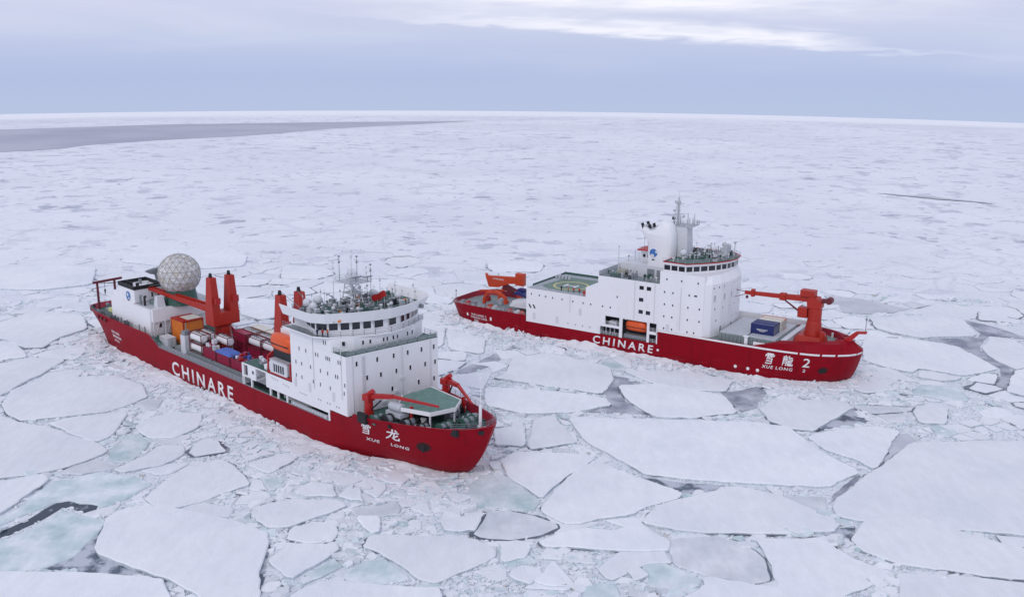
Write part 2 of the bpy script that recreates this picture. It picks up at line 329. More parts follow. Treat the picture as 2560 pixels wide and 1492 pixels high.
FLOES = [
('w',"snow covered floe at the left edge, level with the near ship's stern",[(-154.0,285.1),(-153.1,288.1),(-150.2,299.3),(-141.8,301.2),(-132.3,296.7),(-125.0,283.1),(-129.3,273.0),(-128.6,263.7),(-134.1,263.5),(-142.4,271.2),(-148.3,273.8)]),
('w','blunt white floe at the left edge just above the broad cracked floe',[(-135.5,246.5),(-133.3,248.3),(-128.0,253.8),(-118.2,252.8),(-119.4,239.8),(-121.0,232.4),(-120.9,227.4),(-121.6,224.9),(-124.0,223.9)]),
('w','broad white floe left of the near ship with a long crack along its lower edge',[(-120.0,228.4),(-117.1,234.9),(-109.1,238.2),(-100.7,240.3),(-90.2,232.2),(-86.6,224.9),(-89.5,218.8),(-92.3,214.7),(-102.4,211.0),(-108.4,208.7),(-113.7,212.8),(-117.8,218.5),(-119.2,224.0)]),
('w','very large smooth white floe on the left edge below the long dark crack',[(-119.0,210.5),(-114.6,210.8),(-107.6,206.5),(-101.6,204.5),(-93.7,199.2),(-87.4,195.8),(-83.3,191.7),(-85.3,187.3),(-88.9,183.0),(-93.9,180.0),(-98.4,178.5),(-101.8,177.4)]),
('w','tapering white floe under the long dark crack, beside the greenish pool ice',[(-101.5,206.1),(-97.4,210.6),(-92.0,212.4),(-87.5,215.2),(-86.2,208.0),(-86.0,200.4),(-86.8,197.3),(-87.8,196.9),(-94.2,201.0)]),
('w','small floe fragment on the left edge between two wider floes',[(-146.3,269.7),(-141.4,269.2),(-133.8,262.0),(-129.2,255.2),(-135.2,252.1),(-136.8,251.1)]),
('t','bare greenish ice patch wedged at the tip of the tapering floe',[(-81.2,187.4),(-82.3,193.7),(-83.6,200.4),(-79.7,201.7),(-76.5,196.4),(-76.2,187.8),(-77.8,186.4)]),
('t','long bare blue green floe above the open black lead at lower left',[(-87.1,177.9),(-80.4,181.9),(-73.2,180.1),(-68.6,176.7),(-70.6,170.4),(-74.4,166.6),(-75.1,167.4),(-77.0,167.9),(-78.5,167.9),(-81.0,169.2),(-83.3,167.8),(-86.7,162.6),(-88.7,159.0),(-90.2,156.5),(-91.9,159.7),(-90.2,162.0),(-88.9,166.6),(-88.3,174.9)]),
('t','bare blue green floe speckled with frost below the open black lead',[(-87.2,150.6),(-85.7,153.0),(-82.5,158.1),(-80.7,165.1),(-76.4,163.0),(-72.0,161.5),(-71.0,160.3),(-71.4,153.2),(-72.1,148.6),(-74.7,145.1),(-78.9,143.5),(-83.3,143.0)]),
('w','large rounded white floe at lower left with one dark straight edge',[(-68.7,151.2),(-70.8,160.9),(-70.4,164.0),(-67.1,166.3),(-63.1,165.9),(-55.1,163.4),(-49.7,161.3),(-45.6,158.8),(-42.0,156.2),(-41.0,152.8),(-40.1,144.0),(-38.5,136.4),(-37.1,129.8),(-43.4,131.5),(-47.6,137.4),(-53.7,141.5),(-60.3,145.1),(-67.3,149.2)]),
('w','flat white floe running along the bottom left corner',[(-83.8,142.7),(-80.7,142.9),(-72.3,143.0),(-57.2,142.4),(-54.2,141.2),(-51.7,136.2),(-49.1,130.7),(-76.8,129.2)]),
('w','oval white floe between the blue green ice and the near ship',[(-67.3,169.7),(-66.2,177.8),(-64.1,184.1),(-58.5,187.8),(-52.9,182.0),(-50.1,176.5),(-53.4,173.4),(-56.9,169.3),(-60.2,166.6),(-64.7,167.1)]),
('w',"irregular rough floe just off the near ship's painted side lettering",[(-82.2,205.8),(-80.3,211.5),(-75.9,214.9),(-70.3,213.3),(-68.7,206.1),(-71.7,199.2),(-76.5,199.1),(-79.5,201.9)]),
('w','ragged narrow floe bordered by a dark curved crack',[(-75.4,187.5),(-72.9,194.4),(-68.5,194.5),(-67.5,189.8),(-69.7,185.0),(-76.1,181.6),(-77.9,182.7)]),
('w','wedge of white ice on the left edge above the long blue green floe',[(-99.7,175.9),(-97.5,176.7),(-90.8,179.9),(-88.6,177.6),(-89.8,171.2),(-90.9,163.3),(-91.9,160.7)]),
('w','five sided white slab in the bottom centre left beside the dark crack',[(-37.4,153.2),(-29.2,152.6),(-28.5,151.2),(-29.7,149.1),(-34.0,142.1),(-35.0,142.5),(-39.3,147.1)]),
('w','large shield shaped white floe at the bottom centre',[(-24.2,152.3),(-23.5,156.1),(-17.7,156.3),(-8.2,156.0),(-5.7,154.5),(-2.6,151.3),(-2.2,149.5),(-5.8,145.7),(-9.5,142.8),(-11.6,141.1),(-14.1,142.4),(-17.6,146.5),(-21.7,150.7)]),
('w','small rounded slab above the five sided white slab',[(-37.4,154.8),(-37.6,158.0),(-33.7,160.5),(-30.7,160.2),(-29.8,156.7),(-30.1,154.2),(-34.2,153.4)]),
('w',"pale smooth floe in the broken ice ahead of the near ship's side",[(-45.3,166.9),(-39.9,169.5),(-32.2,169.7),(-30.0,167.4),(-32.2,165.2),(-36.6,161.2),(-38.5,159.1),(-42.1,159.0),(-44.5,161.8)]),
('w','white floe cut off by the bottom edge in the centre',[(-33.7,136.5),(-31.5,139.6),(-28.4,141.5),(-24.7,140.7),(-20.3,139.8),(-14.2,139.1),(-10.9,139.3),(-10.6,136.9),(-9.8,132.3),(-33.5,131.9)]),
('t','green tinted sliver of ice between the white slab and the rubble pool',[(-32.9,141.8),(-28.9,148.6),(-26.8,146.1),(-27.5,144.5),(-29.3,142.8),(-32.2,140.2)]),
('w','small square pale slab near the brown stained rubble',[(-27.1,163.2),(-23.3,163.3),(-22.4,157.8),(-23.7,157.0),(-25.2,158.8)]),
('g','grey flat fragment above the small square slab',[(-29.3,166.9),(-24.2,167.8),(-21.2,169.2),(-20.3,165.4),(-23.0,163.8),(-27.4,163.7)]),
('w','small triangular plate in the rubble with a sharp dark right edge',[(-12.2,161.8),(-8.5,163.2),(-4.6,164.9),(-5.8,158.2),(-8.4,157.8),(-11.4,158.1)]),
('w',"lilac tinted slab in the rubble below the near ship's bow side",[(-40.4,173.2),(-38.4,178.1),(-33.6,176.8),(-32.5,171.3),(-39.1,171.7)]),
('w','small lumpy slab right of the lilac tinted slab',[(-32.0,171.3),(-31.0,175.2),(-28.7,175.4),(-26.7,169.5),(-29.3,169.5)]),
('g',"long thin ice plate lying right under the near ship's bow",[(-17.7,181.8),(-17.4,182.9),(-8.8,182.3),(-8.2,180.9),(-13.7,180.1),(-16.7,180.4)]),
('w','small floe on the right of the shield shaped floe',[(-1.7,153.8),(1.7,153.5),(3.2,152.6),(2.4,149.2),(-0.8,147.6)]),
('g','grey thin slab framed by dark cracks left of the pointed white floe',[(-3.8,166.9),(4.2,165.4),(8.6,161.5),(8.8,160.1),(5.2,156.9),(0.4,154.9),(-5.1,155.8),(-6.4,157.3),(-5.5,160.8)]),
('w',"pointed white floe with dark wet edges below the near ship's bow",[(5.7,166.0),(6.5,170.6),(8.6,175.7),(13.1,183.6),(17.2,189.0),(20.6,185.1),(24.9,180.7),(30.4,175.9),(32.3,174.0),(31.4,172.2),(25.2,168.7),(21.1,164.9),(15.7,163.5),(12.7,161.6),(10.1,161.5),(8.1,163.4)]),
('w',"enormous flat white floe right of the near ship's bow",[(13.0,213.7),(40.6,212.3),(54.2,211.6),(62.1,208.8),(63.9,197.7),(69.2,184.8),(61.0,177.1),(45.0,178.6),(26.6,182.0),(20.4,191.9),(15.5,199.9)]),
('w','long white floe below the enormous flat floe',[(23.5,161.9),(27.2,167.7),(32.9,171.9),(42.9,176.7),(49.3,174.0),(56.0,166.0),(58.3,162.2),(56.0,159.4),(45.5,158.5),(31.4,158.9)]),
('w','white floe with a teal melt corner above the crushed blue rubble',[(5.0,154.2),(8.7,157.1),(13.0,159.4),(18.0,158.5),(22.7,160.6),(27.0,154.6),(26.4,151.8),(22.7,151.4),(15.2,152.1),(10.7,152.6),(5.7,152.8)]),
('g','dull grey floe with rounded rim at the bottom right of centre',[(27.3,154.2),(28.7,156.1),(35.3,156.9),(39.6,155.0),(41.9,150.3),(41.6,142.4),(38.1,141.6),(31.6,144.4),(26.8,148.1)]),
('w','chunky block standing in the crushed blue rubble, left one',[(-0.3,144.3),(1.7,146.3),(4.9,145.5),(5.0,143.9),(3.3,140.4),(-0.3,142.7)]),
('w','thin tilted plate next to the chunky block in the blue rubble',[(4.5,141.9),(5.4,143.7),(8.0,142.5),(9.1,140.4),(6.7,140.7)]),
('w','small block on the right of the crushed blue rubble',[(19.0,144.9),(20.4,146.5),(22.0,143.7),(19.6,141.8)]),
('t','rounded blue tinted plate at the bottom of the crushed rubble',[(12.1,140.0),(14.3,141.4),(16.4,140.6),(16.5,137.3),(15.7,134.6),(11.3,135.3)]),
('t','pale blue floe tapering to a point right of the crushed rubble',[(21.1,149.4),(24.4,148.8),(30.1,142.9),(29.7,142.0),(24.5,139.2),(21.9,140.1),(22.2,143.8)]),
('w',"upright white floe between the near ship's bow and the enormous floe",[(3.5,194.5),(4.7,212.3),(9.9,214.2),(11.3,208.8),(14.2,198.4),(9.9,196.8)]),
('w',"pale floe right of the near ship's stem with a lilac corner",[(0.6,193.7),(14.1,192.6),(17.3,190.1),(12.5,184.0),(6.3,172.0),(5.1,171.9),(0.3,179.5),(-2.8,188.8)]),
('w',"small rectangular floe just right of the near ship's stem",[(-3.7,204.8),(-1.2,206.5),(3.0,207.4),(2.9,196.1),(-3.4,196.5)]),
('w',"little floe touching the near ship's stem tip",[(-4.3,212.1),(-1.4,209.3),(-1.3,207.5),(-3.8,206.4)]),
('t',"pale teal floe off the near ship's stem",[(-5.7,181.5),(-3.9,182.2),(0.5,180.4),(4.9,170.2),(3.9,167.2),(-3.1,168.6),(-6.5,167.9),(-7.3,176.9)]),
('t','narrow teal tinted slab above the chunky block',[(-1.7,152.9),(3.5,149.9),(4.2,147.9),(-0.4,146.6),(-1.1,149.0)]),
('w','floe filling the bottom edge right of the crushed rubble',[(31.2,143.0),(37.9,140.9),(41.7,139.8),(43.7,136.5),(41.3,127.8),(20.2,127.4),(27.1,137.4),(30.5,140.4)]),
('w',"white floe with a pointed right end below the far ship's bow",[(62.1,226.2),(73.8,226.5),(79.9,224.9),(80.1,221.1),(75.7,215.7),(66.7,206.4),(61.2,207.6),(58.3,211.9),(57.5,219.6)]),
('w','triangular white floe with a rounded grey right corner',[(64.0,202.5),(66.5,205.3),(73.8,207.9),(81.6,209.6),(85.8,206.7),(81.9,201.2),(77.5,193.0),(75.4,189.3),(72.7,186.2),(70.5,191.1),(66.2,195.6)]),
('w','giant smooth white floe covering the right edge',[(59.3,170.4),(62.2,173.5),(68.4,181.0),(77.9,191.5),(86.0,200.4),(99.8,201.2),(119.6,202.3),(96.1,158.3),(87.8,158.5),(74.7,161.0),(62.6,163.2),(58.2,164.9)]),
('w',"wide white floe right of the far ship's bow, cut by the grey lead",[(103.6,282.1),(117.3,278.0),(126.2,271.8),(129.0,252.1),(116.4,245.9),(107.7,251.9),(104.7,248.3),(102.0,249.8),(95.3,258.3),(99.1,272.4)]),
('w',"flat white floe beyond the far ship's bow mast",[(112.0,302.7),(128.8,305.5),(140.5,301.4),(137.3,283.1),(119.0,280.6),(112.9,286.0),(109.9,291.1)]),
('w','narrow broken strip under the wide white floe',[(106.4,247.6),(115.6,244.5),(113.6,242.4),(109.3,241.3),(104.8,244.7)]),
('w',"white floe on the right edge below the grey lead's bend",[(132.6,250.1),(136.1,251.8),(136.9,248.7),(126.6,228.3),(124.8,230.5),(122.0,233.8),(126.0,240.4)]),
('w','white floe on the right edge inside the bend of the grey lead',[(132.3,270.4),(140.0,281.3),(145.7,279.1),(145.9,273.2),(147.4,270.2),(138.4,252.4),(135.7,252.6),(132.9,251.2),(131.4,259.3)]),
('w',"small pale floe in the trampled ice right of the far ship's bow",[(103.3,223.8),(97.6,211.5),(92.2,211.9),(93.7,219.6),(99.4,224.6)]),
('g','grey wet sheet in front of the small pale floe',[(81.3,223.5),(95.2,222.8),(93.2,219.6),(82.4,218.0)]),
('w','kite shaped white floe at the lower right with a dark notch',[(58.6,156.5),(63.1,163.2),(69.8,164.5),(74.5,163.7),(77.2,160.7),(82.0,156.3),(86.6,153.4),(88.1,152.6),(83.5,143.4),(76.6,144.5),(69.3,146.3),(63.8,148.3),(59.7,152.0)]),
('w','white floe at the bottom right beside the dull grey floe',[(42.4,155.8),(50.5,156.6),(53.6,156.7),(54.9,152.3),(56.8,149.1),(61.5,145.0),(58.0,142.3),(51.6,138.5),(51.0,137.9),(49.2,133.2),(40.6,133.1),(42.2,141.7),(43.0,149.1),(42.8,152.7)]),
('w','floe in the bottom right corner',[(62.3,144.4),(67.6,144.2),(75.9,143.0),(82.7,141.9),(78.0,132.5),(58.6,132.2),(60.8,138.4)]),
('g','thin grey strip between the enormous and the long floe',[(48.1,172.4),(53.7,173.8),(59.4,173.6),(58.1,169.1),(56.0,165.8),(51.9,168.9)]),
('w','white floe between the two ships nearest the dark lead',[(-1.4,244.1),(0.4,258.0),(10.1,262.0),(25.8,250.6),(25.6,239.7),(22.0,229.3),(9.2,234.9),(-4.5,240.8)]),
('w','flat floe between the ships below the open grey lead',[(-6.3,233.3),(7.1,230.9),(21.6,226.1),(23.3,221.9),(13.3,217.1),(3.0,215.5),(-5.5,220.6)]),
('w','white floe with a straight dark right edge under the far ship',[(26.0,236.0),(36.8,237.8),(51.3,229.1),(52.2,217.2),(40.9,213.8),(32.8,214.2),(27.4,225.6)]),
('w',"long floe pressed against the middle of the far ship's side",[(28.2,248.3),(46.5,246.8),(56.5,240.5),(52.7,231.8),(44.1,232.8),(34.9,238.4)]),
('w',"small floe between the ships near the far ship's stern quarter",[(-19.4,285.5),(-7.1,276.1),(-7.9,261.5),(-17.7,265.8)]),
('w','wide floe astern of the far ship and behind the near bridge',[(-48.8,289.9),(-24.8,295.3),(-20.2,290.8),(-19.3,269.6),(-28.4,257.9),(-44.9,264.9)]),
('w',"white floe beyond the near ship's cargo deck",[(-90.2,321.1),(-71.6,316.3),(-68.4,301.1),(-76.7,293.6),(-84.7,300.5)]),
('w','smooth round ended floe beyond the big radome',[(-155.5,392.4),(-140.6,403.9),(-118.0,406.6),(-105.7,390.5),(-102.0,371.5),(-115.8,365.9),(-132.5,370.3),(-150.4,376.9)]),
('w','low floe on the left in the distance beyond the stern gantry',[(-195.8,367.6),(-175.8,370.7),(-155.5,364.3),(-146.8,339.5),(-160.2,330.0),(-177.3,331.1)]),
]
LEADS = [
('black',[(-88.8,153.7),(-87.6,156.6),(-85.2,162.3),(-83.4,167.8),(-82.2,169.5),(-78.6,168.2),(-75.1,167.4),(-74.4,165.3),(-76.1,164.4),(-81.1,166.6),(-83.2,160.1),(-86.5,154.4),(-88.1,152.3)]),
('grey',[(25.6,245.1),(29.3,243.6),(32.9,238.9),(26.9,235.6),(26.9,225.3),(29.6,219.9),(32.7,214.7),(26.5,217.1),(13.4,217.9),(23.2,222.4),(23.1,234.0)]),
('grey',[(51.5,232.3),(57.4,234.3),(61.4,237.4),(64.1,235.1),(60.0,227.6),(58.1,221.9),(53.4,218.3)]),
('grey',[(141.4,302.9),(147.8,295.1),(151.4,284.3),(150.3,281.6),(147.3,282.2),(141.4,284.6),(136.5,278.6),(131.9,269.9),(132.3,256.1),(132.5,250.3),(124.4,238.1),(122.0,235.7),(122.2,240.9),(127.1,247.6),(129.5,253.7),(127.4,273.1),(123.8,278.0),(118.5,280.9),(136.9,282.8),(140.0,287.3)]),
('pale',[(107.2,333.5),(117.0,329.4),(130.0,315.6),(122.7,310.3),(114.1,308.8),(106.5,310.1),(107.1,318.1),(106.2,324.7)]),
('grey',[(-14.0,246.3),(-7.5,258.0),(1.0,270.8),(-0.1,263.8),(-6.3,250.9),(-12.4,244.4)]),
('black',[(66.8,207.0),(73.8,215.1),(81.0,222.4),(80.9,217.3),(80.6,212.3),(74.4,209.7),(68.0,206.9)]),
('pale',[(77.7,193.5),(81.0,200.0),(84.7,205.1),(87.2,206.6),(87.7,202.3),(81.6,195.9),(75.9,189.6)]),
('black',[(25.1,182.2),(33.6,179.8),(41.8,178.9),(38.3,175.4),(33.8,174.3),(30.6,177.1)]),
('black',[(-72.5,149.4),(-71.8,154.0),(-71.4,161.6),(-70.6,161.9),(-69.2,152.2),(-67.9,149.9),(-63.3,147.3),(-57.8,144.0),(-57.5,143.2),(-72.6,143.6),(-74.9,145.0)]),
('grey',[(59.1,170.4),(60.4,173.8),(68.8,184.0),(69.5,183.5),(65.6,178.3),(61.1,172.8)]),
('black',[(54.1,158.3),(60.6,162.9),(61.0,161.2),(58.2,157.5),(56.9,158.3)]),
('black',[(-39.8,143.8),(-40.4,147.3),(-41.0,154.1),(-40.3,152.9),(-39.8,146.6),(-38.4,140.7),(-38.5,137.1),(-38.9,137.5)]),
]
FAR_BAND = [
[(-623,1060),(-545,925),(-489,828),(-445,752)],
[(-606,1068),(-533,937),(-478,839),(-436,764)],
[(-590,1077),(-519,947),(-468,852),(-427,776)],
[(-572,1085),(-505,957),(-456,863),(-418,790)],
[(-554,1094),(-491,968),(-445,875),(-408,802)],
[(-538,1106),(-477,980),(-432,886),(-397,812)],
[(-521,1119),(-463,991),(-419,897),(-385,822)],
[(-505,1133),(-449,1006),(-407,911),(-374,836)],
[(-487,1145),(-438,1029),(-400,938),(-370,866)],
[(-470,1160),(-424,1045),(-388,956),(-360,886)],
[(-452,1174),(-408,1060),(-375,972),(-348,901)],
[(-433,1189),(-393,1077),(-362,990),(-336,919)],
[(-414,1203),(-377,1093),(-347,1006),(-323,936)],
[(-392,1210),(-358,1103),(-330,1018),(-308,949)],
[(-370,1217),(-339,1114),(-314,1031),(-294,964)],
[(-347,1224),(-319,1126),(-297,1047),(-278,979)],
[(-324,1232),(-300,1137),(-279,1060),(-263,996)],
[(-301,1240),(-280,1152),(-262,1079),(-248,1018)],
[(-278,1247),(-261,1169),(-246,1105),(-234,1048)],
[(-255,1256),(-241,1190),(-229,1131),(-219,1080)],
[(-231,1265),(-221,1210),(-212,1161),(-204,1116)],
[(-206,1273),(-199,1224),(-192,1181),(-185,1141)],
[(-182,1283),(-176,1240),(-171,1202),(-166,1166)],
[(-157,1292),(-153,1257),(-149,1223),(-145,1193)],
[(-132,1303),(-129,1273),(-127,1246),(-124,1220)],
[(-107,1312),(-105,1290),(-103,1270),(-102,1252)],
[(-81,1322),(-80,1308),(-79,1296),(-79,1286)],
[(-55,1331),(-54,1329),(-54,1325),(-54,1323)],
]
FAR_BAND2 = [
[(214,588),(214,588),(214,588),(214,588)],
[(217,587),(217,587),(217,587),(216,585)],
[(219,587),(219,587),(218,585),(218,585)],
[(221,586),(220,584),(220,584),(220,582)],
[(223,585),(223,583),(223,583),(222,581)],
[(225,584),(225,582),(224,580),(223,578)],
[(227,581),(227,581),(226,579),(226,578)],
[(229,580),(228,579),(228,579),(228,577)],
[(231,580),(231,578),(230,576),(229,574)],
[(233,579),(233,577),(232,575),(231,573)],
[(236,578),(235,576),(234,574),(233,572)],
[(238,577),(237,575),(236,571),(235,569)],
[(240,576),(238,572),(238,570),(237,569)],
[(242,575),(241,571),(240,570),(239,568)],
[(243,572),(243,571),(242,569),(240,565)],
[(245,572),(244,568),(243,566),(242,564)],
[(247,569),(246,567),(245,565),(244,563)],
[(249,568),(248,566),(247,564),(247,562)],
[(250,565),(249,563),(249,561),(248,560)],
[(252,564),(251,562),(251,561),(250,559)],
[(254,563),(253,561),(253,560),(252,558)],
[(255,561),(255,559),(255,559),(254,557)],
[(257,560),(257,558),(256,556),(256,556)],
[(259,557),(259,557),(258,555),(258,555)],
[(261,556),(260,554),(260,554),(259,552)],
[(263,555),(262,553),(262,553),(261,551)],
[(264,552),(264,552),(263,550),(263,550)],
[(266,551),(266,551),(265,549),(265,549)],
]
# ================================================================ ground sheet
R0, RC = 500., 27800.
def gz(r): return 0. if r < R0 else -(r-R0)**2/(2*RC)
def lowering(r):
    t = min(max((r-400)/80, 0), 1); t = t*t*(3-2*t); return -.2*(1-t)
SHIP_A = (-124.247, 293.504, -0.765388); SHIP_B = (-14.916, 306.529, -0.569278)
def pack_sheet():
    mb = MB(); rings = []; r = 40.; radii = [0.5]
    while r < 9000: radii.append(r); r *= 1.022
    NA = 360
    for r in radii:
        row = []
        for k in range(NA):
            a = 2*math.pi*k/NA; x, y = r*math.sin(a), r*math.cos(a)
            z = gz(r)+lowering(r)
            if 480 < r < 1000:
                z += (noise.noise(Vector((x*.02, y*.02, 1)))+.5*noise.noise(Vector((x*.06, y*.06, 4))))*.8*min(1, (r-480)/100)*min(1, (1000-r)/300)
            row.append((x, y, z))
        rings.append(mb.pts(row))
    for j in range(len(rings)-1):
        for k in range(NA): mb.face([rings[j][k], rings[j][(k+1)%NA], rings[j+1][(k+1)%NA], rings[j+1][k]][::-1])
    return mb.build('pack_ice', M_PACK, smooth=True)
tag(pack_sheet(), kind='structure')
def draped(cols, name, m, off):
    mb = MB(); rows = [mb.pts([(x, y, gz(math.hypot(x, y))+off) for x, y in c]) for c in cols]
    for a_, b_ in zip(rows, rows[1:]):
        for k in range(len(a_)-1): mb.face([a_[k], b_[k], b_[k+1], a_[k+1]])
    o = mb.build(name, m); tag(o, kind='structure'); return o
M_BAND = snow_mat('far_grey_ice', (.45, .45, .53), (.54, .54, .61), .02, .01, .3)
draped(FAR_BAND, 'far_grey_lead', M_BAND, .12); draped(FAR_BAND2, 'far_grey_lead', M_LEADPALE, .35)
# ---------------------------------------------------------------- floe outlines
def rough_outline(poly, amp=.5, step=1.3, seed=0):
    out = []; n = len(poly); s = seed*7.31
    for i in range(n):
        a = Vector(poly[i]); b = Vector(poly[(i+1)%n]); d = b-a; L = d.length
        k = max(1, int(L/step)); nrm = Vector((d.y, -d.x)).normalized() if L > 0 else Vector((0, 0))
        for j in range(k):
            t = j/k; p = a+d*t
            q = Vector((p.x*.35+s, p.y*.35, s)); q2 = Vector((p.x*1.3+s, p.y*1.3, s)); q0 = Vector((p.x*.09+s, p.y*.09, s))
            f = amp*(noise.noise(q0)*1.3+noise.noise(q)*.9+noise.noise(q2)*.5)
            out.append((p.x+nrm.x*f, p.y+nrm.y*f))
    return out
def area(poly):
    return .5*sum(poly[k][0]*poly[(k+1)%len(poly)][1]-poly[(k+1)%len(poly)][0]*poly[k][1] for k in range(len(poly)))
def soften(poly, c=.09):
    out = []
    for i in range(len(poly)):
        a, b, d = Vector(poly[i-1]), Vector(poly[i]), Vector(poly[(i+1)%len(poly)])
        out += [tuple(b+(a-b)*min(c, 1.6/max((a-b).length, .01))), tuple(b+(d-b)*min(c, 1.6/max((d-b).length, .01)))]
    return out
def offset(poly, d):
    n = len(poly); out = []
    for i in range(n):
        a, b, c = Vector(poly[i-1]), Vector(poly[i]), Vector(poly[(i+1)%n])
        e1 = (b-a); e2 = (c-b)
        if e1.length < 1e-6 or e2.length < 1e-6: out.append(tuple(b)); continue
        n1 = Vector((-e1.y, e1.x)).normalized(); n2 = Vector((-e2.y, e2.x)).normalized()
        m_ = n1+n2
        if m_.length < .3: m_ = n1
        m_.normalize(); out.append((b.x+m_.x*d, b.y+m_.y*d))
    return out
from mathutils.geometry import tessellate_polygon
seams = MB()
def seam(o1, seed, w):
    n = len(o1); P_ = [Vector(p) for p in o1]; wd = []
    for k, p in enumerate(P_):
        g = noise.noise(Vector((p.x*.05, p.y*.05, seed*1.7)))+.7*noise.noise(Vector((p.x*.45, p.y*.45, seed)))
        wd.append(max(0, g-.12)*w*2.2)
    A_ = []
    for k, p in enumerate(P_):
        d = (P_[(k+1)%n]-P_[k-1]); d = d.normalized() if d.length > 0 else Vector((1, 0)); q = p+Vector((d.y, -d.x))*min(wd[k], 1.6); i_ = p-Vector((d.y, -d.x))*.3
        A_.append((q, i_))
    for k in range(n):
        if wd[k] <= .03 and wd[(k+1)%n] <= .03: continue
        (a, b), (c, d) = A_[k], A_[(k+1)%n]; z = .05+.0007*(seed % 60)
        if math.hypot(a.x, a.y) > 400: continue
        i = seams.pts([(b.x, b.y, z), (a.x, a.y, z), (c.x, c.y, z), (d.x, d.y, z)]); seams.face(i)
FLOE_MATS = {'w': M_SNOW, 't': M_TEAL, 'g': M_GREY}
def floe(poly, kind, seed, thick=.35, amp=.5, step=1.3, name='ice_floe', shrink=.25, tilt=0):
    if area(poly) < 0: poly = poly[::-1]
    cx = sum(p[0] for p in poly)/len(poly); cy = sum(p[1] for p in poly)/len(poly)
    poly = soften(offset(poly, shrink))
    o1 = rough_outline(poly, amp, step, seed)
    lo = o1; mid = o1; hi = offset(o1, .22)
    rnd = random.Random(seed)
    tx, ty = (rnd.uniform(-tilt, tilt), rnd.uniform(-tilt, tilt))
    if kind != 't' and abs(area(o1)) > 45: seam(o1, seed, .5)
    mb = MB(); n = len(o1)
    def ring(P, z): return mb.pts([(x-cx, y-cy, z+(x-cx)*tx+(y-cy)*ty) for x, y in P])
    A = ring(lo, -.55); B = ring(mid, thick-.14-.45+.45); Cc = ring(hi, thick)
    for k in range(n):
        mb.face([A[k], A[(k+1)%n], B[(k+1)%n], B[k]], 1); mb.face([B[k], B[(k+1)%n], Cc[(k+1)%n], Cc[k]], 0)
    for tri in tessellate_polygon([[Vector((x, y, 0)) for x, y in hi]]):
        t = [Cc[i] for i in tri]
        a_, b_, c_ = [Vector(mb.v[i]) for i in t]
        if (b_-a_).cross(c_-a_).z < 0: t = t[::-1]
        mb.face(t, 0)
    o = mb.build(name, [FLOE_MATS[kind], M_EDGE]); o.location = (cx, cy, 0)
    return o
# occupancy grid for the filler pieces
GX0, GX1, GY0, GY1, GS = -190., 190., 120., 520., 1.0
NX, NY = int((GX1-GX0)/GS), int((GY1-GY0)/GS)
occ = bytearray(NX*NY)
def mark(poly, grow=0, val=1):
    xs = [p[0] for p in poly]; ys = [p[1] for p in poly]; n = len(poly)
    for j in range(max(0, int((min(ys)-GY0)/GS)), min(NY, int((max(ys)-GY0)/GS)+1)):
        y = GY0+(j+.5)*GS; cuts = []
        for i in range(n):
            (x0, y0), (x1, y1) = poly[i], poly[(i+1)%n]
            if (y0 > y) != (y1 > y): cuts.append(x0+(y-y0)/(y1-y0)*(x1-x0))
        cuts.sort()
        for a_, b_ in zip(cuts[::2], cuts[1::2]):
            for i in range(max(0, int((a_-grow-GX0)/GS)), min(NX, int((b_+grow-GX0)/GS)+1)): occ[j*NX+i] = val
def is_occ(x, y):
    i, j = int((x-GX0)/GS), int((y-GY0)/GS)
    return not (0 <= i < NX and 0 <= j < NY) or occ[j*NX+i]
def visible(x, y, mar=1.04):
    d = Vector((x, y, -CH)); z = d.dot(fw)
    if z <= 0: return False
    u = d.dot(rt)/z*2500.26; v = d.dot(up)/z*2500.26
    return abs(u) < 1280*mar and -746*mar-30 < v < 746
GF = 'ice floes drifting around the ships'
for i, (k, lab, poly) in enumerate(FLOES):
    o = floe(poly, k, i+1, thick={'w': .42, 't': .12, 'g': .16}[k]+random.uniform(-.08, .12), amp=.42, step=1.1, shrink=random.choice((-.45, -.3, -.15, .05)))
    tag(o, lab, 'ice floe', GF); mark(poly)
for i, (k, poly) in enumerate(LEADS):
    if area(poly) < 0: poly = poly[::-1]
    P_ = rough_outline(poly, .5, 1.5, 100+i); mb = MB()
    idx = mb.pts([(x, y, -.17+.006*i if k == 'black' else -.12+.006*i) for x, y in P_])
    for tri in tessellate_polygon([[Vector((x, y, 0)) for x, y in P_]]):
        t = [idx[q] for q in tri]; a_, b_, c_ = [Vector(mb.v[q]) for q in t]
        if (b_-a_).cross(c_-a_).z < 0: t = t[::-1]
        mb.face(t)
    o = mb.build({'black': 'open_water', 'grey': 'thin_ice_lead', 'pale': 'thin_ice_lead'}[k], {'black': M_WATER if i == 0 else M_MIXED, 'grey': M_LEADGREY, 'pale': M_LEADPALE}[k])
    tag(o, kind='structure')
    mark(poly)
def shipw(sh, x, y):
    c, s = math.cos(sh[2]), math.sin(sh[2]); return (sh[0]+c*x-s*y, sh[1]+s*x+c*y)
PLAN_A = [(12,-9),(25,-11.3),(132,-11.3),(142,-8.5),(152,-5),(160,0),(152,5),(142,8.5),(132,11.3),(25,11.3),(12,9)]
PLAN_B = [(1,-8),(10,-10.5),(100,-11),(112,-7),(119,0),(112,7),(100,11),(10,10.5),(1,8)]
HA = [shipw(SHIP_A, *p) for p in PLAN_A]; HB = [shipw(SHIP_B, *p) for p in PLAN_B]
mark(HA, 0, 2); mark(HB, 0, 2)
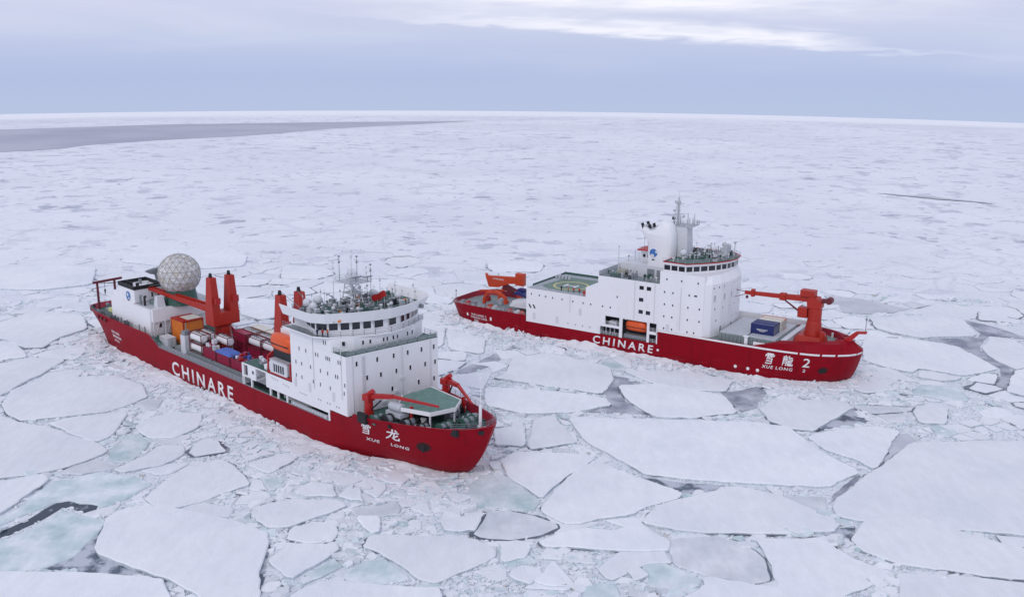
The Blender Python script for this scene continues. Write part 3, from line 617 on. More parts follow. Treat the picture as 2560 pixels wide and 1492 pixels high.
# ---------------------------------------------------------------- filler floes, from large to small
rnd = random.Random(11)
def blob(x, y, r, n):
    a0 = rnd.random()*6.28; asp = rnd.uniform(.55, 1); th = rnd.random()*3.14
    P_ = []
    for k in range(n):
        a_ = a0+2*math.pi*(k+rnd.uniform(-.32, .32))/n; q = r*rnd.uniform(.75, 1.15)
        u, v = q*math.cos(a_), q*math.sin(a_)*asp
        P_.append((x+u*math.cos(th)-v*math.sin(th), y+u*math.sin(th)+v*math.cos(th)))
    return P_
placed = 0
# cells of broken ice: seeds spread with a varying spacing, each cell the ground nearest to its seed
def spacing(x, y):
    n1 = noise.noise(Vector((x*.022, y*.022, 5))); n2 = noise.noise(Vector((x*.06, y*.06, 8)))
    base = 3.4+(y-140)*.030 if y < 330 else 9.1+(y-330)*.045
    f = 1.0+1.1*n1+.5*n2
    dA = min((Vector((x, y))-Vector(shipw(SHIP_A, t, 0))).length for t in (25, 50, 75, 100, 125, 150)); dB = min((Vector((x, y))-Vector(shipw(SHIP_B, t, 0))).length for t in (10, 35, 60, 85, 110))
    near = min(1, max(0, (min(dA, dB)-14)/30))
    return max(1.7, base*max(.38, f)*(.42+.58*near))
seeds = []; cellg = {}
CG = 4.0
def ok(x, y, r):
    i, j = int(x//CG), int(y//CG); k = int(r//CG)+1
    for a in range(i-k, i+k+1):
        for b in range(j-k, j+k+1):
            for q in cellg.get((a, b), ()):
                if (q[0]-x)**2+(q[1]-y)**2 < (r*.5+q[2]*.5)**2: return False
    return True
for _ in range(26000):
    y = 128+rnd.random()**.8*(560-128); x = rnd.uniform(-.56, .56)*y
    r = spacing(x, y)*rnd.choice((.5, .7, 1.0, 1.5, 2.1))
    if not ok(x, y, r): continue
    q = (x, y, r); seeds.append(q); cellg.setdefault((int(x//CG), int(y//CG)), []).append(q)
def cell(q):
    x, y, r = q; R_ = r*1.7+1
    P_ = [(x+R_*math.cos(t), y+R_*math.sin(t)) for t in [k*math.pi/5 for k in range(10)]]
    k = int((R_*2)//CG)+1; i, j = int(x//CG), int(y//CG); nb = []
    for a in range(i-k, i+k+1):
        for b in range(j-k, j+k+1):
            for o in cellg.get((a, b), ()):
                if o is not q: nb.append(((o[0]-x)**2+(o[1]-y)**2, o))
    nb.sort(key=lambda t: t[0])
    for d2, o in nb[:26]:
        if d2 > (2*R_+3)**2: break
        d = math.sqrt(d2); nx, ny = (o[0]-x)/d, (o[1]-y)/d; lim = d*q[2]/(q[2]+o[2])*1.0
        out = []
        for (ax, ay), (bx, by) in zip(P_, P_[1:]+P_[:1]):
            da, db = (ax-x)*nx+(ay-y)*ny-lim, (bx-x)*nx+(by-y)*ny-lim
            if da <= 0: out.append((ax, ay))
            if (da < 0 < db) or (db < 0 < da):
                t = da/(da-db); out.append((ax+(bx-ax)*t, ay+(by-ay)*t))
        P_ = out
        if len(P_) < 3: return None
    return P_
def seg_side(x, y):
    # where a point lies, in words
    c, s = math.cos(-SHIP_A[2]), math.sin(-SHIP_A[2]); lx, ly = x-SHIP_A[0], y-SHIP_A[1]; ax, ay = c*lx-s*ly, s*lx+c*ly
    c, s = math.cos(-SHIP_B[2]), math.sin(-SHIP_B[2]); lx, ly = x-SHIP_B[0], y-SHIP_B[1]; bx, by = c*lx-s*ly, s*lx+c*ly
    if by > 11: return 'beyond the far ship' + ''
    if ay > 11 and bx < 0: return 'behind the near ship'
    if ay > 11 and by < -11 and ax < 170: return 'between the two ships'
    if ax < 60 and y > 225: return 'off the near stern'
    if y < 190: return 'in the foreground'
    if x < -5: return 'along the near ship\'s side'
    return 'right of the near ship\'s bow' if x < 60 else 'below the far ship\'s bow'
cells = []
for q in seeds:
    x, y, r = q
    if not visible(x, y, 1.12): continue
    if is_occ(x, y) and GX0 < x < GX1 and GY0 < y < GY1: continue
    P_ = cell(q)
    if not P_ or abs(area(P_)) < 1.2: continue
    if any(abs(a[0]) < 200 and a[1] < 519 and occ[int((a[1]-GY0)/GS)*NX+min(NX-1, max(0, int((a[0]-GX0)/GS)))] == 2 for a in P_ if GY0 < a[1]): continue
    crush = noise.noise(Vector((x*.03, y*.03, 21)))+.5*noise.noise(Vector((x*.09, y*.09, 2)))
    dist = math.hypot(x, y)
    if crush > .33 and r < 6: continue
    if dist > 330 and rnd.random() < (dist-330)/110+.15: continue
    if r < 4.5 and rnd.random() < .35: continue
    # pull corners that overlap a traced floe towards the seed
    Q_ = []
    for (ax, ay) in P_:
        t = 1.0
        while t > .35 and is_occ(x+(ax-x)*t, y+(ay-y)*t) and GY0 < ay < GY1 and abs(ax) < 189: t -= .08
        Q_.append((x+(ax-x)*t, y+(ay-y)*t))
    A_ = abs(area(Q_))
    if A_ < 1.0: continue
    cells.append((A_/(x*x+y*y)**1.5*1e6, A_, Q_, x, y))
cells.sort(key=lambda c: -c[0])
plates = MB(); n_ind = 300-len(FLOES)
for i, (sc, A_, P_, x, y) in enumerate(cells):
    kd = rnd.choices('wtg', (.88, .07, .05) if y < 260 else (.97, .0, .03))[0]
    sh = rnd.choice((.06, .12, .2, .4)) if A_ > 9 else rnd.choice((.04, .1, .2))
    if i < n_ind:
        placed += 1
        o = floe(P_, kd, 500+i, thick=rnd.uniform(.02, .24) if A_ > 40 else rnd.uniform(-.02, .12), amp=.3 if A_ > 20 else .16, step=1.0, shrink=sh, tilt=.01)
        size = 'broad' if A_ > 220 else 'mid sized' if A_ > 70 else 'smallish' if A_ > 22 else 'small'
        us = [p[0] for p in P_]; vs = [p[1] for p in P_]; asp = (max(us)-min(us))/max(.1, max(vs)-min(vs))
        shp = 'wide' if asp > 1.5 else 'narrow' if asp < .7 else 'compact'
        ns = {3: 'three', 4: 'four', 5: 'five', 6: 'six', 7: 'seven', 8: 'eight'}.get(len(P_), 'many')
        fx = x/y; col_ = 'at far left' if fx < -.38 else 'at left' if fx < -.2 else 'left of centre' if fx < -.06 else 'mid picture' if fx < .06 else 'right of centre' if fx < .2 else 'at right' if fx < .38 else 'at far right'
        lab = '%s %s %s sided %s floe %s, %s' % (shp, size, ns, {'w': 'white', 't': 'teal', 'g': 'grey'}[kd], seg_side(x, y), col_)
        lab = ' '.join(lab.split()[:16])
        tag(o, lab, 'ice floe', GF)
    else:
        if area(P_) < 0: P_ = P_[::-1]
        P2 = rough_outline(soften(offset(P_, sh), .1), .16 if y < 300 else .5, 1.2 if y < 300 else 3.0, i); n = len(P2)
        z = rnd.uniform(-.06, .14)
        hi = offset(P2, .12); tx, ty = rnd.gauss(0, .018), rnd.gauss(0, .018)
        A0 = plates.pts([(a, b, -.55) for a, b in P2]); B0 = plates.pts([(a, b, z+(a-x)*tx+(b-y)*ty) for a, b in hi])
        mi = {'w': 0, 't': 1, 'g': 4}[kd]
        if rnd.random() < .2: mi = 5
        plates.face([B0[k] for k in range(n)], mi)
        for k in range(n): plates.face([A0[k], A0[(k+1)%n], B0[(k+1)%n], B0[k]], 2)
        # most of these fill the ground, so the rubble grid skips them
    if y < 330 and A_ > 28: mark(P_)
dups = {}
for o in bpy.data.objects:
    if o.get('category') == 'ice floe': dups.setdefault(o['label'], []).append(o)
for lab, os_ in dups.items():
    if len(os_) < 2: continue
    os_.sort(key=lambda o: o.location.x/o.location.y); nw = {2: ['leftmost', 'rightmost'], 3: ['leftmost', 'middle', 'rightmost']}.get(len(os_), ['leftmost']+[None]*(len(os_)-2)+['rightmost'])
    for o, w in zip(os_, nw):
        if w: o['label'] = w+' '+' '.join(lab.split()[1:])
print('cells', len(cells))
# ---------------------------------------------------------------- brash ice: thousands of chunks, joined
def chunk(mb, x, y, z, r, h, m, tl=.35):
    n = rnd.randint(4, 6); a0 = rnd.random()*6.28; tx, ty = rnd.gauss(0, tl), rnd.gauss(0, tl); asp = rnd.uniform(.5, 1)
    lo, hi = [], []
    for k in range(n):
        a_ = a0+2*math.pi*(k+rnd.uniform(-.25, .25))/n; q = r*rnd.uniform(.7, 1.15); u, v = q*math.cos(a_), q*asp*math.sin(a_)
        zz = u*tx+v*ty
        lo.append((x+u*1.05, y+v*1.05, z-h+zz)); hi.append((x+u*.92, y+v*.92, z+zz))
    i = mb.pts(lo+hi)
    mb.face([i[n+k] for k in range(n)], m)
    for k in range(n): mb.face([i[k], i[(k+1)%n], i[n+(k+1)%n], i[n+k]], m if rnd.random() < .6 else 2)
brash = MB()
cnt = 0
for _ in range(190000):
    y = GY0+5+(rnd.random()**1.0)*(400-GY0); x = rnd.uniform(-.53, .53)*y*1.05
    if is_occ(x, y) or not visible(x, y): continue
    d = noise.noise(Vector((x*.05, y*.05, 9)))
    if d < -.12 and rnd.random() < .65: continue
    r = min(1.3, .2/(rnd.random()**.55+.1))
    if y > 280 and r < .45: continue
    dd = math.hypot(x, y)
    if dd > 290 and rnd.random() < (dd-290)/80: continue
    u = rnd.random(); m = 0 if u < .72 else 6 if u < .93 else 3 if u < .97 else 1
    chunk(brash, x, y, rnd.uniform(-.17, .12)+r*.05, r, .35, m, .13); cnt += 1
    if cnt > 52000: break
# piled along the hulls and along the ships' flanks
def hull_pile(H, n, dist, hgt, rmin, rmax):
    L_ = [(Vector(H[i]), Vector(H[(i+1)%len(H)])) for i in range(len(H))]
    w = [(b-a).length for a, b in L_]
    for _ in range(n):
        a, b = rnd.choices(L_, w)[0]; t = rnd.random(); p = a+(b-a)*t; d = (b-a).normalized(); nr = Vector((d.y, -d.x))
        q = rnd.expovariate(1/dist)-.4; x, y = p.x+nr.x*q, p.y+nr.y*q
        f = .5+.9*noise.noise(Vector((p.x*.09, p.y*.09, 3)))
        z = -.2+hgt*max(0, f)*math.exp(-max(q, 0)/1.6)*rnd.uniform(.3, 1.1)
        r = rnd.uniform(rmin, rmax)*(1 if rnd.random() < .85 else 1.9)
        u = rnd.random(); chunk(brash, x, y, z, r, r*.7+.2, 0 if u < .74 else 6 if u < .93 else 3, .4)
def berm(H, width, hgt, seed):
    """smooth bank of slush pressed against the hull"""
    pts = []; L_ = [(Vector(H[i]), Vector(H[(i+1)%len(H)])) for i in range(len(H))]
    for a, b in L_:
        n = max(1, int((b-a).length/.8)); 
        for k in range(n): pts.append((a+(b-a)*k/n))
    n = len(pts); nr = []
    for k in range(n):
        d = (pts[(k+3)%n]-pts[k-3]).normalized(); nr.append(Vector((d.y, -d.x)))
    rows = []
    for j in range(9):
        row = []
        for k in range(n):
            q = -1.2+j*(width+1.2)/8; w = .6+.8*(noise.noise(Vector((pts[k].x*.05, pts[k].y*.05, seed)))+.3)
            x, y = pts[k].x+nr[k].x*q*w, pts[k].y+nr[k].y*q*w
            pr = max(0, 1-max(q, 0)/width)**1.6
            h = .42+.9*noise.noise(Vector((pts[k].x*.07, pts[k].y*.07, seed+3)))+.5*noise.noise(Vector((x*.45, y*.45, seed)))
            row.append((x, y, -.16+hgt*max(.03, h)*pr+.16*noise.noise(Vector((x*1.3, y*1.3, 1)))*pr**.3))
        rows.append(brash.pts(row))
    for a, b in zip(rows, rows[1:]):
        for k in range(n): brash.face([a[k], b[k], b[(k+1)%n], a[(k+1)%n]][::-1], 0)
berm(HA, 6.5, 1.1, 3); berm(HB, 5.0, 1.6, 8)
hull_pile(HA, 3200, 4.5, .9, .15, .55); hull_pile(HB, 2600, 3.0, 1.7, .2, .7)
for H_, n_ in ((HA, 260), (HB, 220)):
    for _ in range(n_):
        a, b = rnd.choice([(Vector(H_[i]), Vector(H_[(i+1)%len(H_)])) for i in range(len(H_))]); p = a+(b-a)*rnd.random(); d = (b-a).normalized()
        q = rnd.uniform(.5, 13); x, y = p.x+d.y*q, p.y-d.x*q
        chunk(brash, x, y, rnd.uniform(-.02, .3)*(1.4 if q < 3 else .7), rnd.uniform(.8, 2.4), .35, rnd.choice((0, 5, 5, 6)), .13)
# bigger slabs rafted and tilted in the crushed zones
k_ = 0
for _ in range(9000):
    y = rnd.uniform(135, 330); x = rnd.uniform(-.52, .52)*y
    if is_occ(x, y) or not visible(x, y): continue
    if noise.noise(Vector((x*.03, y*.03, 21)))+.5*noise.noise(Vector((x*.09, y*.09, 2))) < .02: continue
    chunk(brash, x, y, rnd.uniform(-.05, .28), rnd.uniform(.9, 2.3), .4, rnd.choice((0, 0, 5, 5, 6, 1, 4)), .16); k_ += 1
    if k_ > 1300: break
tag(seams.build('crack_water', M_CRACK), kind='structure')
M_STAIN = snow_mat('brown_stained_ice', (.52, .50, .46), (.72, .71, .70), .4, .6, .8)
i0 = len(brash.v)
brash.v += plates.v; brash.f += [[q+i0 for q in f_] for f_ in plates.f]; brash.m += plates.m
bo = brash.build('brash_ice', [M_ROUGHSNOW, M_TEAL, M_EDGE, M_STAIN, M_GREY, M_SNOW, M_PALETEAL]); tag(bo, 'crushed white and teal ice rubble filling the gaps between floes', 'ice rubble', kind='stuff')
print('floes placed', placed, 'chunks', cnt)
# ================================================================ ship materials
def hull_mat():
    m, t, b = newmat('hull_red_paint'); L = t.links.new; nd = t.nodes.new
    b.inputs['Roughness'].default_value = .5; b.inputs['Specular IOR Level'].default_value = .12
    tx = nd('ShaderNodeTexCoord'); sp_ = nd('ShaderNodeSeparateXYZ'); L(tx.outputs['Object'], sp_.inputs[0])
    def noi(sc, st, det=7, ro=.6):
        mp = nd('ShaderNodeMapping'); mp.inputs['Scale'].default_value = st; L(tx.outputs['Object'], mp.inputs[0])
        n = nd('ShaderNodeTexNoise'); n.inputs['Scale'].default_value = sc; n.inputs['Detail'].default_value = det; n.inputs['Roughness'].default_value = ro; L(mp.outputs[0], n.inputs['Vector']); return n.outputs[0]
    def rm(v, a, b_, c=0., d=1.):
        n = nd('ShaderNodeMapRange'); n.inputs[1].default_value = a; n.inputs[2].default_value = b_; n.inputs[3].default_value = c; n.inputs[4].default_value = d; L(v, n.inputs[0]); return n.outputs[0]
    def mul(a, b_):
        n = nd('ShaderNodeMath'); n.operation = 'MULTIPLY'
        for i, v in enumerate((a, b_)):
            if isinstance(v, float): n.inputs[i].default_value = v
            else: L(v, n.inputs[i])
        return n.outputs[0]
    def mx(f, a, b_):
        n = nd('ShaderNodeMix'); n.data_type = 'RGBA'
        for i, v in ((0, f), (6, a), (7, b_)):
            if isinstance(v, tuple): n.inputs[i].default_value = v+(1,)
            else: L(v, n.inputs[i])
        return n.outputs[2]
    c = mx(noi(.25, (.4, 1, 1.5)), (.245, .001, .009), (.30, .003, .014))
    c = mx(mul(rm(noi(.6, (1.3, 1.3, .12)), .56, .70), .45), c, (.13, .004, .008))          # run marks
    low = rm(sp_.outputs[2], 2.4, .3)
    c = mx(mul(mul(rm(noi(1.0, (.25, 1, 2.0)), .48, .62), low), .75), c, (.10, .010, .016))  # ice scrapes by the waterline
    c = mx(mul(mul(rm(noi(1.6, (.2, 1, 2.6)), .60, .66), rm(sp_.outputs[2], 4.5, .5)), .5), c, (.34, .10, .10))
    bk = nd('ShaderNodeTexBrick'); bk.inputs['Scale'].default_value = .22; bk.inputs['Mortar Size'].default_value = .006; bk.inputs['Color1'].default_value = (1, 1, 1, 1); bk.inputs['Color2'].default_value = (.93, .93, .93, 1); bk.inputs['Mortar'].default_value = (.72, .72, .72, 1)
    cb = nd('ShaderNodeCombineXYZ'); L(sp_.outputs[0], cb.inputs[0]); L(sp_.outputs[2], cb.inputs[1]); L(cb.outputs[0], bk.inputs[0])
    mm = nd('ShaderNodeMix'); mm.data_type = 'RGBA'; mm.blend_type = 'MULTIPLY'; mm.inputs[0].default_value = .8; L(c, mm.inputs[6]); L(bk.outputs[0], mm.inputs[7])
    L(mm.outputs[2], b.inputs['Base Color'])
    bp = nd('ShaderNodeBump'); bp.inputs['Strength'].default_value = .25; bp.inputs['Distance'].default_value = .15; L(noi(.35, (1, 1, 1), 4), bp.inputs['Height']); L(bp.outputs[0], b.inputs['Normal'])
    return m
RED = hull_mat()
REDIN = mat('inner_bulwark_red', (.30, .01, .03), .5, .2, .3)
WHITE = mat('ship_white_paint', (.80, .80, .82), .42, .05, .25, bump=.35, dirt=((.56, .50, .46), .61, .38), stretch=(1.2, 1.2, .18))
OFFW = mat('weathered_white', (.62, .63, .66), .5, .1, .6)
DECKG = mat('deck_green', (.038, .105, .082), .6, .3, .5, dirt=((.22, .26, .25), .58, .6))
DECKY = mat('deck_grey_green', (.20, .25, .25), .65, .25, .5, dirt=((.40, .42, .44), .6, .6))
GREYD = mat('steel_grey', (.22, .24, .26), .5, .25, .8)
GREYL = mat('pale_steel', (.47, .49, .52), .5, .15, .8)
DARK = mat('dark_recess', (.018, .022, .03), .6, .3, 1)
GLASS = mat('window_glass', (.012, .016, .024), .12, .2, 1, spec=.6)
PORT = mat('porthole_glass', (.05, .06, .085), .2, .2, 1)
CRANE = mat('crane_orange_red', (.40, .016, .005), .5, .2, .5, dirt=((.26, .02, .012), .6, .5))
CRANE2 = mat('crane_orange_far', (.52, .048, .010), .42, .2, .5, dirt=((.30, .02, .012), .6, .5))
CRED = mat('signal_red', (.42, .012, .012), .45, .2, .6)
ORANGE = mat('lifeboat_orange', (.72, .095, .015), .4, .12, .6)
TARP = mat('ochre_orange_tarp', (.68, .20, .03), .6, .25, .5)
BLUE = mat('container_blue', (.012, .022, .13), .45, .2, .8)
TBLUE = mat('blue_tarpaulin', (.07, .13, .42), .6, .4, 1.2, bump=.4)
CREAM = mat('container_cream', (.66, .64, .56), .5, .1, .6)
MAROON = mat('container_maroon', (.30, .012, .05), .5, .2, .8, dirt=((.42, .06, .10), .62, .6))
TANKW = mat('tank_shell_white', (.80, .78, .79), .4, .08, .8, dirt=((.50, .42, .38), .64, .5))
FRAMER = mat('frame_dark_red', (.13, .012, .02), .55, .3, .8)
BLACK = mat('black_rubber', (.012, .012, .014), .7, .3, 1)
LETTER = mat('lettering_white', (.80, .78, .78), .5, .04, 1)
YEL = mat('marking_yellow', (.52, .48, .22), .6, .15, 1)
EMB = mat('emblem_blue', (.05, .16, .42), .5, .15, 1)
DOMEP = mat('radome_panel', (.56, .56, .56), .6, .12, .25, dirt=((.50, .43, .34), .52, .6))
DOMEP2 = mat('radome_panel_tan', (.50, .46, .40), .6, .12, .25)
DOMEP3 = mat('radome_panel_white', (.70, .69, .69), .55, .08, .25)
DOMES = mat('radome_strut', (.33, .31, .29), .6, .2, .5)
SKIN = mat('skin', (.45, .28, .2), .6, .05, 3)
DENIM = mat('dark_trousers', (.02, .025, .05), .8, .2, 3)
def trans(sh, x=0, y=0, z=0, rz=0):
    wx, wy = shipw(sh, x, y); return (wx, wy, z), sh[2]+rz
def put(o, sh, x, y, z, rz=0):
    l, r = trans(sh, x, y, z, rz); o.location = l; o.rotation_euler = (0, 0, r); return o
def itp(x, T):
    if x <= T[0][0]: return T[0][1]
    for (a, b), (c, d) in zip(T, T[1:]):
        if x <= c: return b+(d-b)*(x-a)/(c-a) if c > a else d
    return T[-1][1]
class Hull:
    def __init__(s, top, wlx, wlh, ztop, zref, tumble=0):
        s.top, s.wlx, s.wlh, s.ztop, s.zref, s.tumble = top, wlx, wlh, ztop, zref, tumble
    def pt(s, x, z, side=-1, out=0.):
        f = z/s.zref; ht = itp(x, s.top); xw = itp(x, s.wlx); hw = itp(x, s.wlh)
        if f > 1 and s.tumble:
            d = (z-s.zref)*s.tumble; e = min(1, max(0, (x-s.x_t)/14)) if hasattr(s, 'x_t') else 1
            g = max(0, 1-d*e/max(ht, .01)*.6) if ht > 0 else 1
            X_ = x-d*e*(1.0 if ht < 6 else .35); Y_ = ht*g
        else:
            bw = min(1, max(0, (x-s.bow)/12))
            ff = (f**(1-.5*bw)) if f > 0 else f*.5
            X_ = xw+(x-xw)*ff; Y_ = hw+(ht-hw)*ff
        return (X_, side*(Y_+out), z)
    def build(s, name, xs, levels, mats, parent, deckz, inset=.3, rim=None):
        mb = MB(); grid = {}
        for side in (-1, 1):
            cols = []
            for x in xs:
                zt = s.ztop(x); P_ = [s.pt(x, z, side) for z in levels if z < zt-.05]+[s.pt(x, zt, side)]
                while len(P_) < len(levels)+1: P_.append(P_[-1])
                top = P_[-1]; ri = rim(x) if rim else inset; ins = ri if abs(top[1]) > ri*2 else abs(top[1])*.55
                dx = (min(rim(x), 1.2) if rim else inset*1.2) if (x > xs[-1]-6) else (-inset if x < xs[0]+2 else 0)
                P_.append((top[0]-dx, top[1]-side*ins, top[2]+(.25*(ins-inset) if ins > inset else 0))); dz_ = min(deckz(x), zt-.02); Q = s.pt(x, dz_, side); qi = min(ins, abs(Q[1])*.6); P_.append((min(Q[0], top[0])-dx if dx >= 0 else Q[0]-dx, side*min(abs(Q[1])-qi, abs(top[1])-ins), dz_))
                cols.append(mb.pts(P_))
            n = len(cols[0])
            for a, b in zip(cols, cols[1:]):
                for k in range(n-1):
                    q = [a[k], b[k], b[k+1], a[k+1]] if side == -1 else [a[k], a[k+1], b[k+1], b[k]]
                    mb.face(q, 0 if k < n-(2 if rim else 3) else 1)
            grid[side] = cols
        # transom
        A, B = grid[-1][0], grid[1][0]
        for k in range(len(A)-1): mb.face([A[k], A[k+1], B[k+1], B[k]], 0 if k < len(A)-3 else 1)
        o = mb.build(name, mats, parent, smooth=False)
        for p in o.data.polygons: p.use_smooth = True
        o.data.set_sharp_from_angle(angle=rad(35))
        # deck
        md = MB()
        D0 = [(mb.v[c[-1]], mb.v[d[-1]]) for c, d in zip(grid[-1], grid[1])]
        for (a, b), (c, d) in zip(D0, D0[1:]):
            i = md.pts([a, c, d, b]); md.face(i)
        return o, md
# ---- text laid on a surface
def text_mesh(s, size=1.0, bold=0.0, spacing=1.0):
    cu = bpy.data.curves.new('t', 'FONT'); cu.body = s; cu.size = size; cu.offset = bold; cu.space_character = spacing; cu.resolution_u = 3
    o = bpy.data.objects.new('t', cu); COL.objects.link(o)
    dg = bpy.context.evaluated_depsgraph_get(); dg.update()
    me = bpy.data.meshes.new_from_object(o.evaluated_get(dg)); bpy.data.objects.remove(o)
    return me
def lay_text(s, fn, name, m, parent, x0, x1, z0, z1, bold=0.0, spacing=1.0, slant=0., thick=.03):
    me = text_mesh(s, 1, bold, spacing)
    xs = [v.co.x for v in me.vertices]; ys = [v.co.y for v in me.vertices]
    if not xs: return None
    a, b, c, d = min(xs), max(xs), min(ys), max(ys)
    bm = bmesh.new(); bm.from_mesh(me); bmesh.ops.triangulate(bm, faces=bm.faces)
    bmesh.ops.subdivide_edges(bm, edges=[e for e in bm.edges if e.calc_length() > .35], cuts=1)
    for v in bm.verts:
        u = (v.co.x-a)/(b-a); w = (v.co.y-c)/(d-c)
        v.co = Vector(fn(x0+u*(x1-x0)+slant*(w-.5), z0+w*(z1-z0)))
    bm.normal_update(); me2 = bpy.data.meshes.new(name); bm.to_mesh(me2); bm.free(); me2.materials.append(m)
    o = bpy.data.objects.new(name, me2); COL.objects.link(o); o.parent = parent
    sol = o.modifiers.new('thickness', 'SOLIDIFY'); sol.thickness = thick; sol.offset = 0
    return o
def strokes(parts, fn, name, m, parent, x0, x1, z0, z1, w=.07):
    """brush strokes in a unit square, each a list of points, laid on the hull"""
    mb = MB()
    for st_ in parts:
        for (a, b), (c, d) in zip(st_, st_[1:]):
            dx, dy = c-a, d-b; L_ = math.hypot(dx, dy) or 1; nx, ny = -dy/L_*w/2, dx/L_*w/2; ex, ey = dx/L_*w*.3, dy/L_*w*.3
            q = [(a-ex+nx, b-ey+ny), (a-ex-nx, b-ey-ny), (c+ex-nx*.8, d+ey-ny*.8), (c+ex+nx*.8, d+ey+ny*.8)]
            i = mb.pts([fn(x0+u*(x1-x0), z0+v*(z1-z0)) for u, v in q]); mb.face(i)
    o = mb.build(name, m, parent); s_ = o.modifiers.new('thickness', 'SOLIDIFY'); s_.thickness = .03; s_.offset = 0
    return o
XUE = [[(.2,.97),(.8,.97)],[(.5,.97),(.5,.62)],[(.08,.86),(.08,.70)],[(.08,.86),(.93,.86),(.88,.72)],[(.25,.76),(.38,.74)],[(.25,.67),(.38,.65)],[(.62,.76),(.75,.74)],[(.62,.67),(.75,.65)],
       [(.22,.50),(.78,.50),(.78,.05)],[(.24,.28),(.78,.28)],[(.20,.05),(.80,.05)]]
LONG_T = [[(.25,.99),(.25,.90)],[(.05,.88),(.45,.88)],[(.14,.82),(.18,.72)],[(.36,.82),(.32,.72)],[(.04,.70),(.46,.70)],[(.10,.60),(.10,.04)],[(.10,.60),(.42,.60),(.42,.05),(.36,.08)],[(.10,.44),(.42,.44)],[(.10,.28),(.42,.28)],
          [(.56,.98),(.56,.82),(.88,.82)],[(.56,.68),(.90,.68),(.90,.52),(.56,.52),(.56,.06),(.98,.06),(.98,.20)],[(.62,.40),(.88,.40)],[(.62,.27),(.88,.27)],[(.62,.15),(.88,.15)]]
LONG_S = [[(.10,.66),(.90,.72)],[(.46,.98),(.44,.60),(.30,.30),(.06,.05)],[(.60,.68),(.58,.14),(.70,.06),(.96,.08),(.96,.24)],[(.84,.50),(.62,.28),(.50,.20)],[(.66,.95),(.78,.84)]]
def railing(name, pts, parent, h=1.1, step=1.8, m=None, r=.035):
    mb = MB()
    for p, q in zip(pts, pts[1:]):
        p, q = Vector(p), Vector(q); L_ = (q-p).length; n = max(1, int(L_/step))
        for k in range(n+1):
            a = p+(q-p)*k/n; mb.tube(a, a+Vector((0, 0, h)), r, n=4, caps=False)
        for z in (h, h*.66, h*.33): mb.tube(p+Vector((0, 0, z)), q+Vector((0, 0, z)), r*.8, n=4, caps=False)
    return mb.build(name, m or GREYL, parent)
WIN_CACHE = {}
def window(parent, x, y, z, nx, ny, w=.75, h=1.0, glass=None, name='window', frame=True):
    """pane in a shallow frame, facing (nx, ny)"""
    key = (round(w, 2), round(h, 2), glass or GLASS)
    if key not in WIN_CACHE:
        mb = MB(); t = .08
        mb.box(-w/2, w/2, -.06, .035, -h/2, h/2, 0)
        for a in ((-w/2-t, w/2+t, h/2, h/2+t), (-w/2-t, w/2+t, -h/2-t, -h/2), (-w/2-t, -w/2, -h/2, h/2), (w/2, w/2+t, -h/2, h/2)):
            mb.box(a[0], a[1], -.02, .07, a[2], a[3], 1)
        WIN_CACHE[key] = mb.mesh(name, [glass or GLASS, WHITE])
    o = bpy.data.objects.new(name, WIN_CACHE[key]); COL.objects.link(o); o.parent = parent
    o.location = (x, y, z); o.rotation_euler = (0, 0, math.atan2(ny, nx)-math.pi/2)
    return o
def deck_clutter(parent, region, z, n, seed, tall=1.0):
    """small fittings on a roof, each a part"""
    r = random.Random(seed); x0, x1, y0, y1 = region
    for k in range(n):
        x, y = r.uniform(x0, x1), r.uniform(y0, y1); t = r.random(); mb = MB()
        if t < .28:
            w, d, h = r.uniform(.5, 1.3), r.uniform(.5, 1.3), r.uniform(.5, 1.3)
            mb.box(-w/2, w/2, -d/2, d/2, 0, h); mb.box(-w/2-.06, w/2+.06, -d/2-.06, d/2+.06, h, h+.08)
            o = mb.build('equipment_box', r.choice([GREYL, OFFW, GREYD, DECKG, GREYD, DARK]), parent)
        elif t < .36:
            mb.tube((0, 0, 0), (0, 0, .7), .18, n=8); mb.sphere((0, 0, 1.0), r.uniform(.25, .45), 10, 6); o = mb.build('antenna_dome', OFFW, parent, smooth=True)
        elif t < .72:
            h = r.uniform(1.6, 3.6)*tall
            mb.tube((0, 0, 0), (0, 0, h), .05, .025, n=5); mb.tube((-.35, 0, h*.8), (.35, 0, h*.8), .03, n=4); mb.box(-.1, .1, -.1, .1, h*.8, h*.8+.25)
            o = mb.build('whip_antenna', r.choice([GREYL, OFFW, GREYD]), parent)
        elif t < .86:
            mb.tube((0, 0, 0), (0, 0, 1.3), .06, n=5); mb.tube((-.1, 0, 1.35), (.22, 0, 1.45), .24, .27, n=8); o = mb.build('searchlight', GREYD, parent)
        else:
            mb.tube((0, 0, 0), (0, 0, .8), .22, n=8); mb.tube((0, 0, .8), (0, 0, 1.05), .42, .34, n=8); o = mb.build('deck_vent', r.choice([OFFW, DECKG]), parent)
        o.location = (x, y, z); o.rotation_euler = (0, 0, r.random()*6.28)
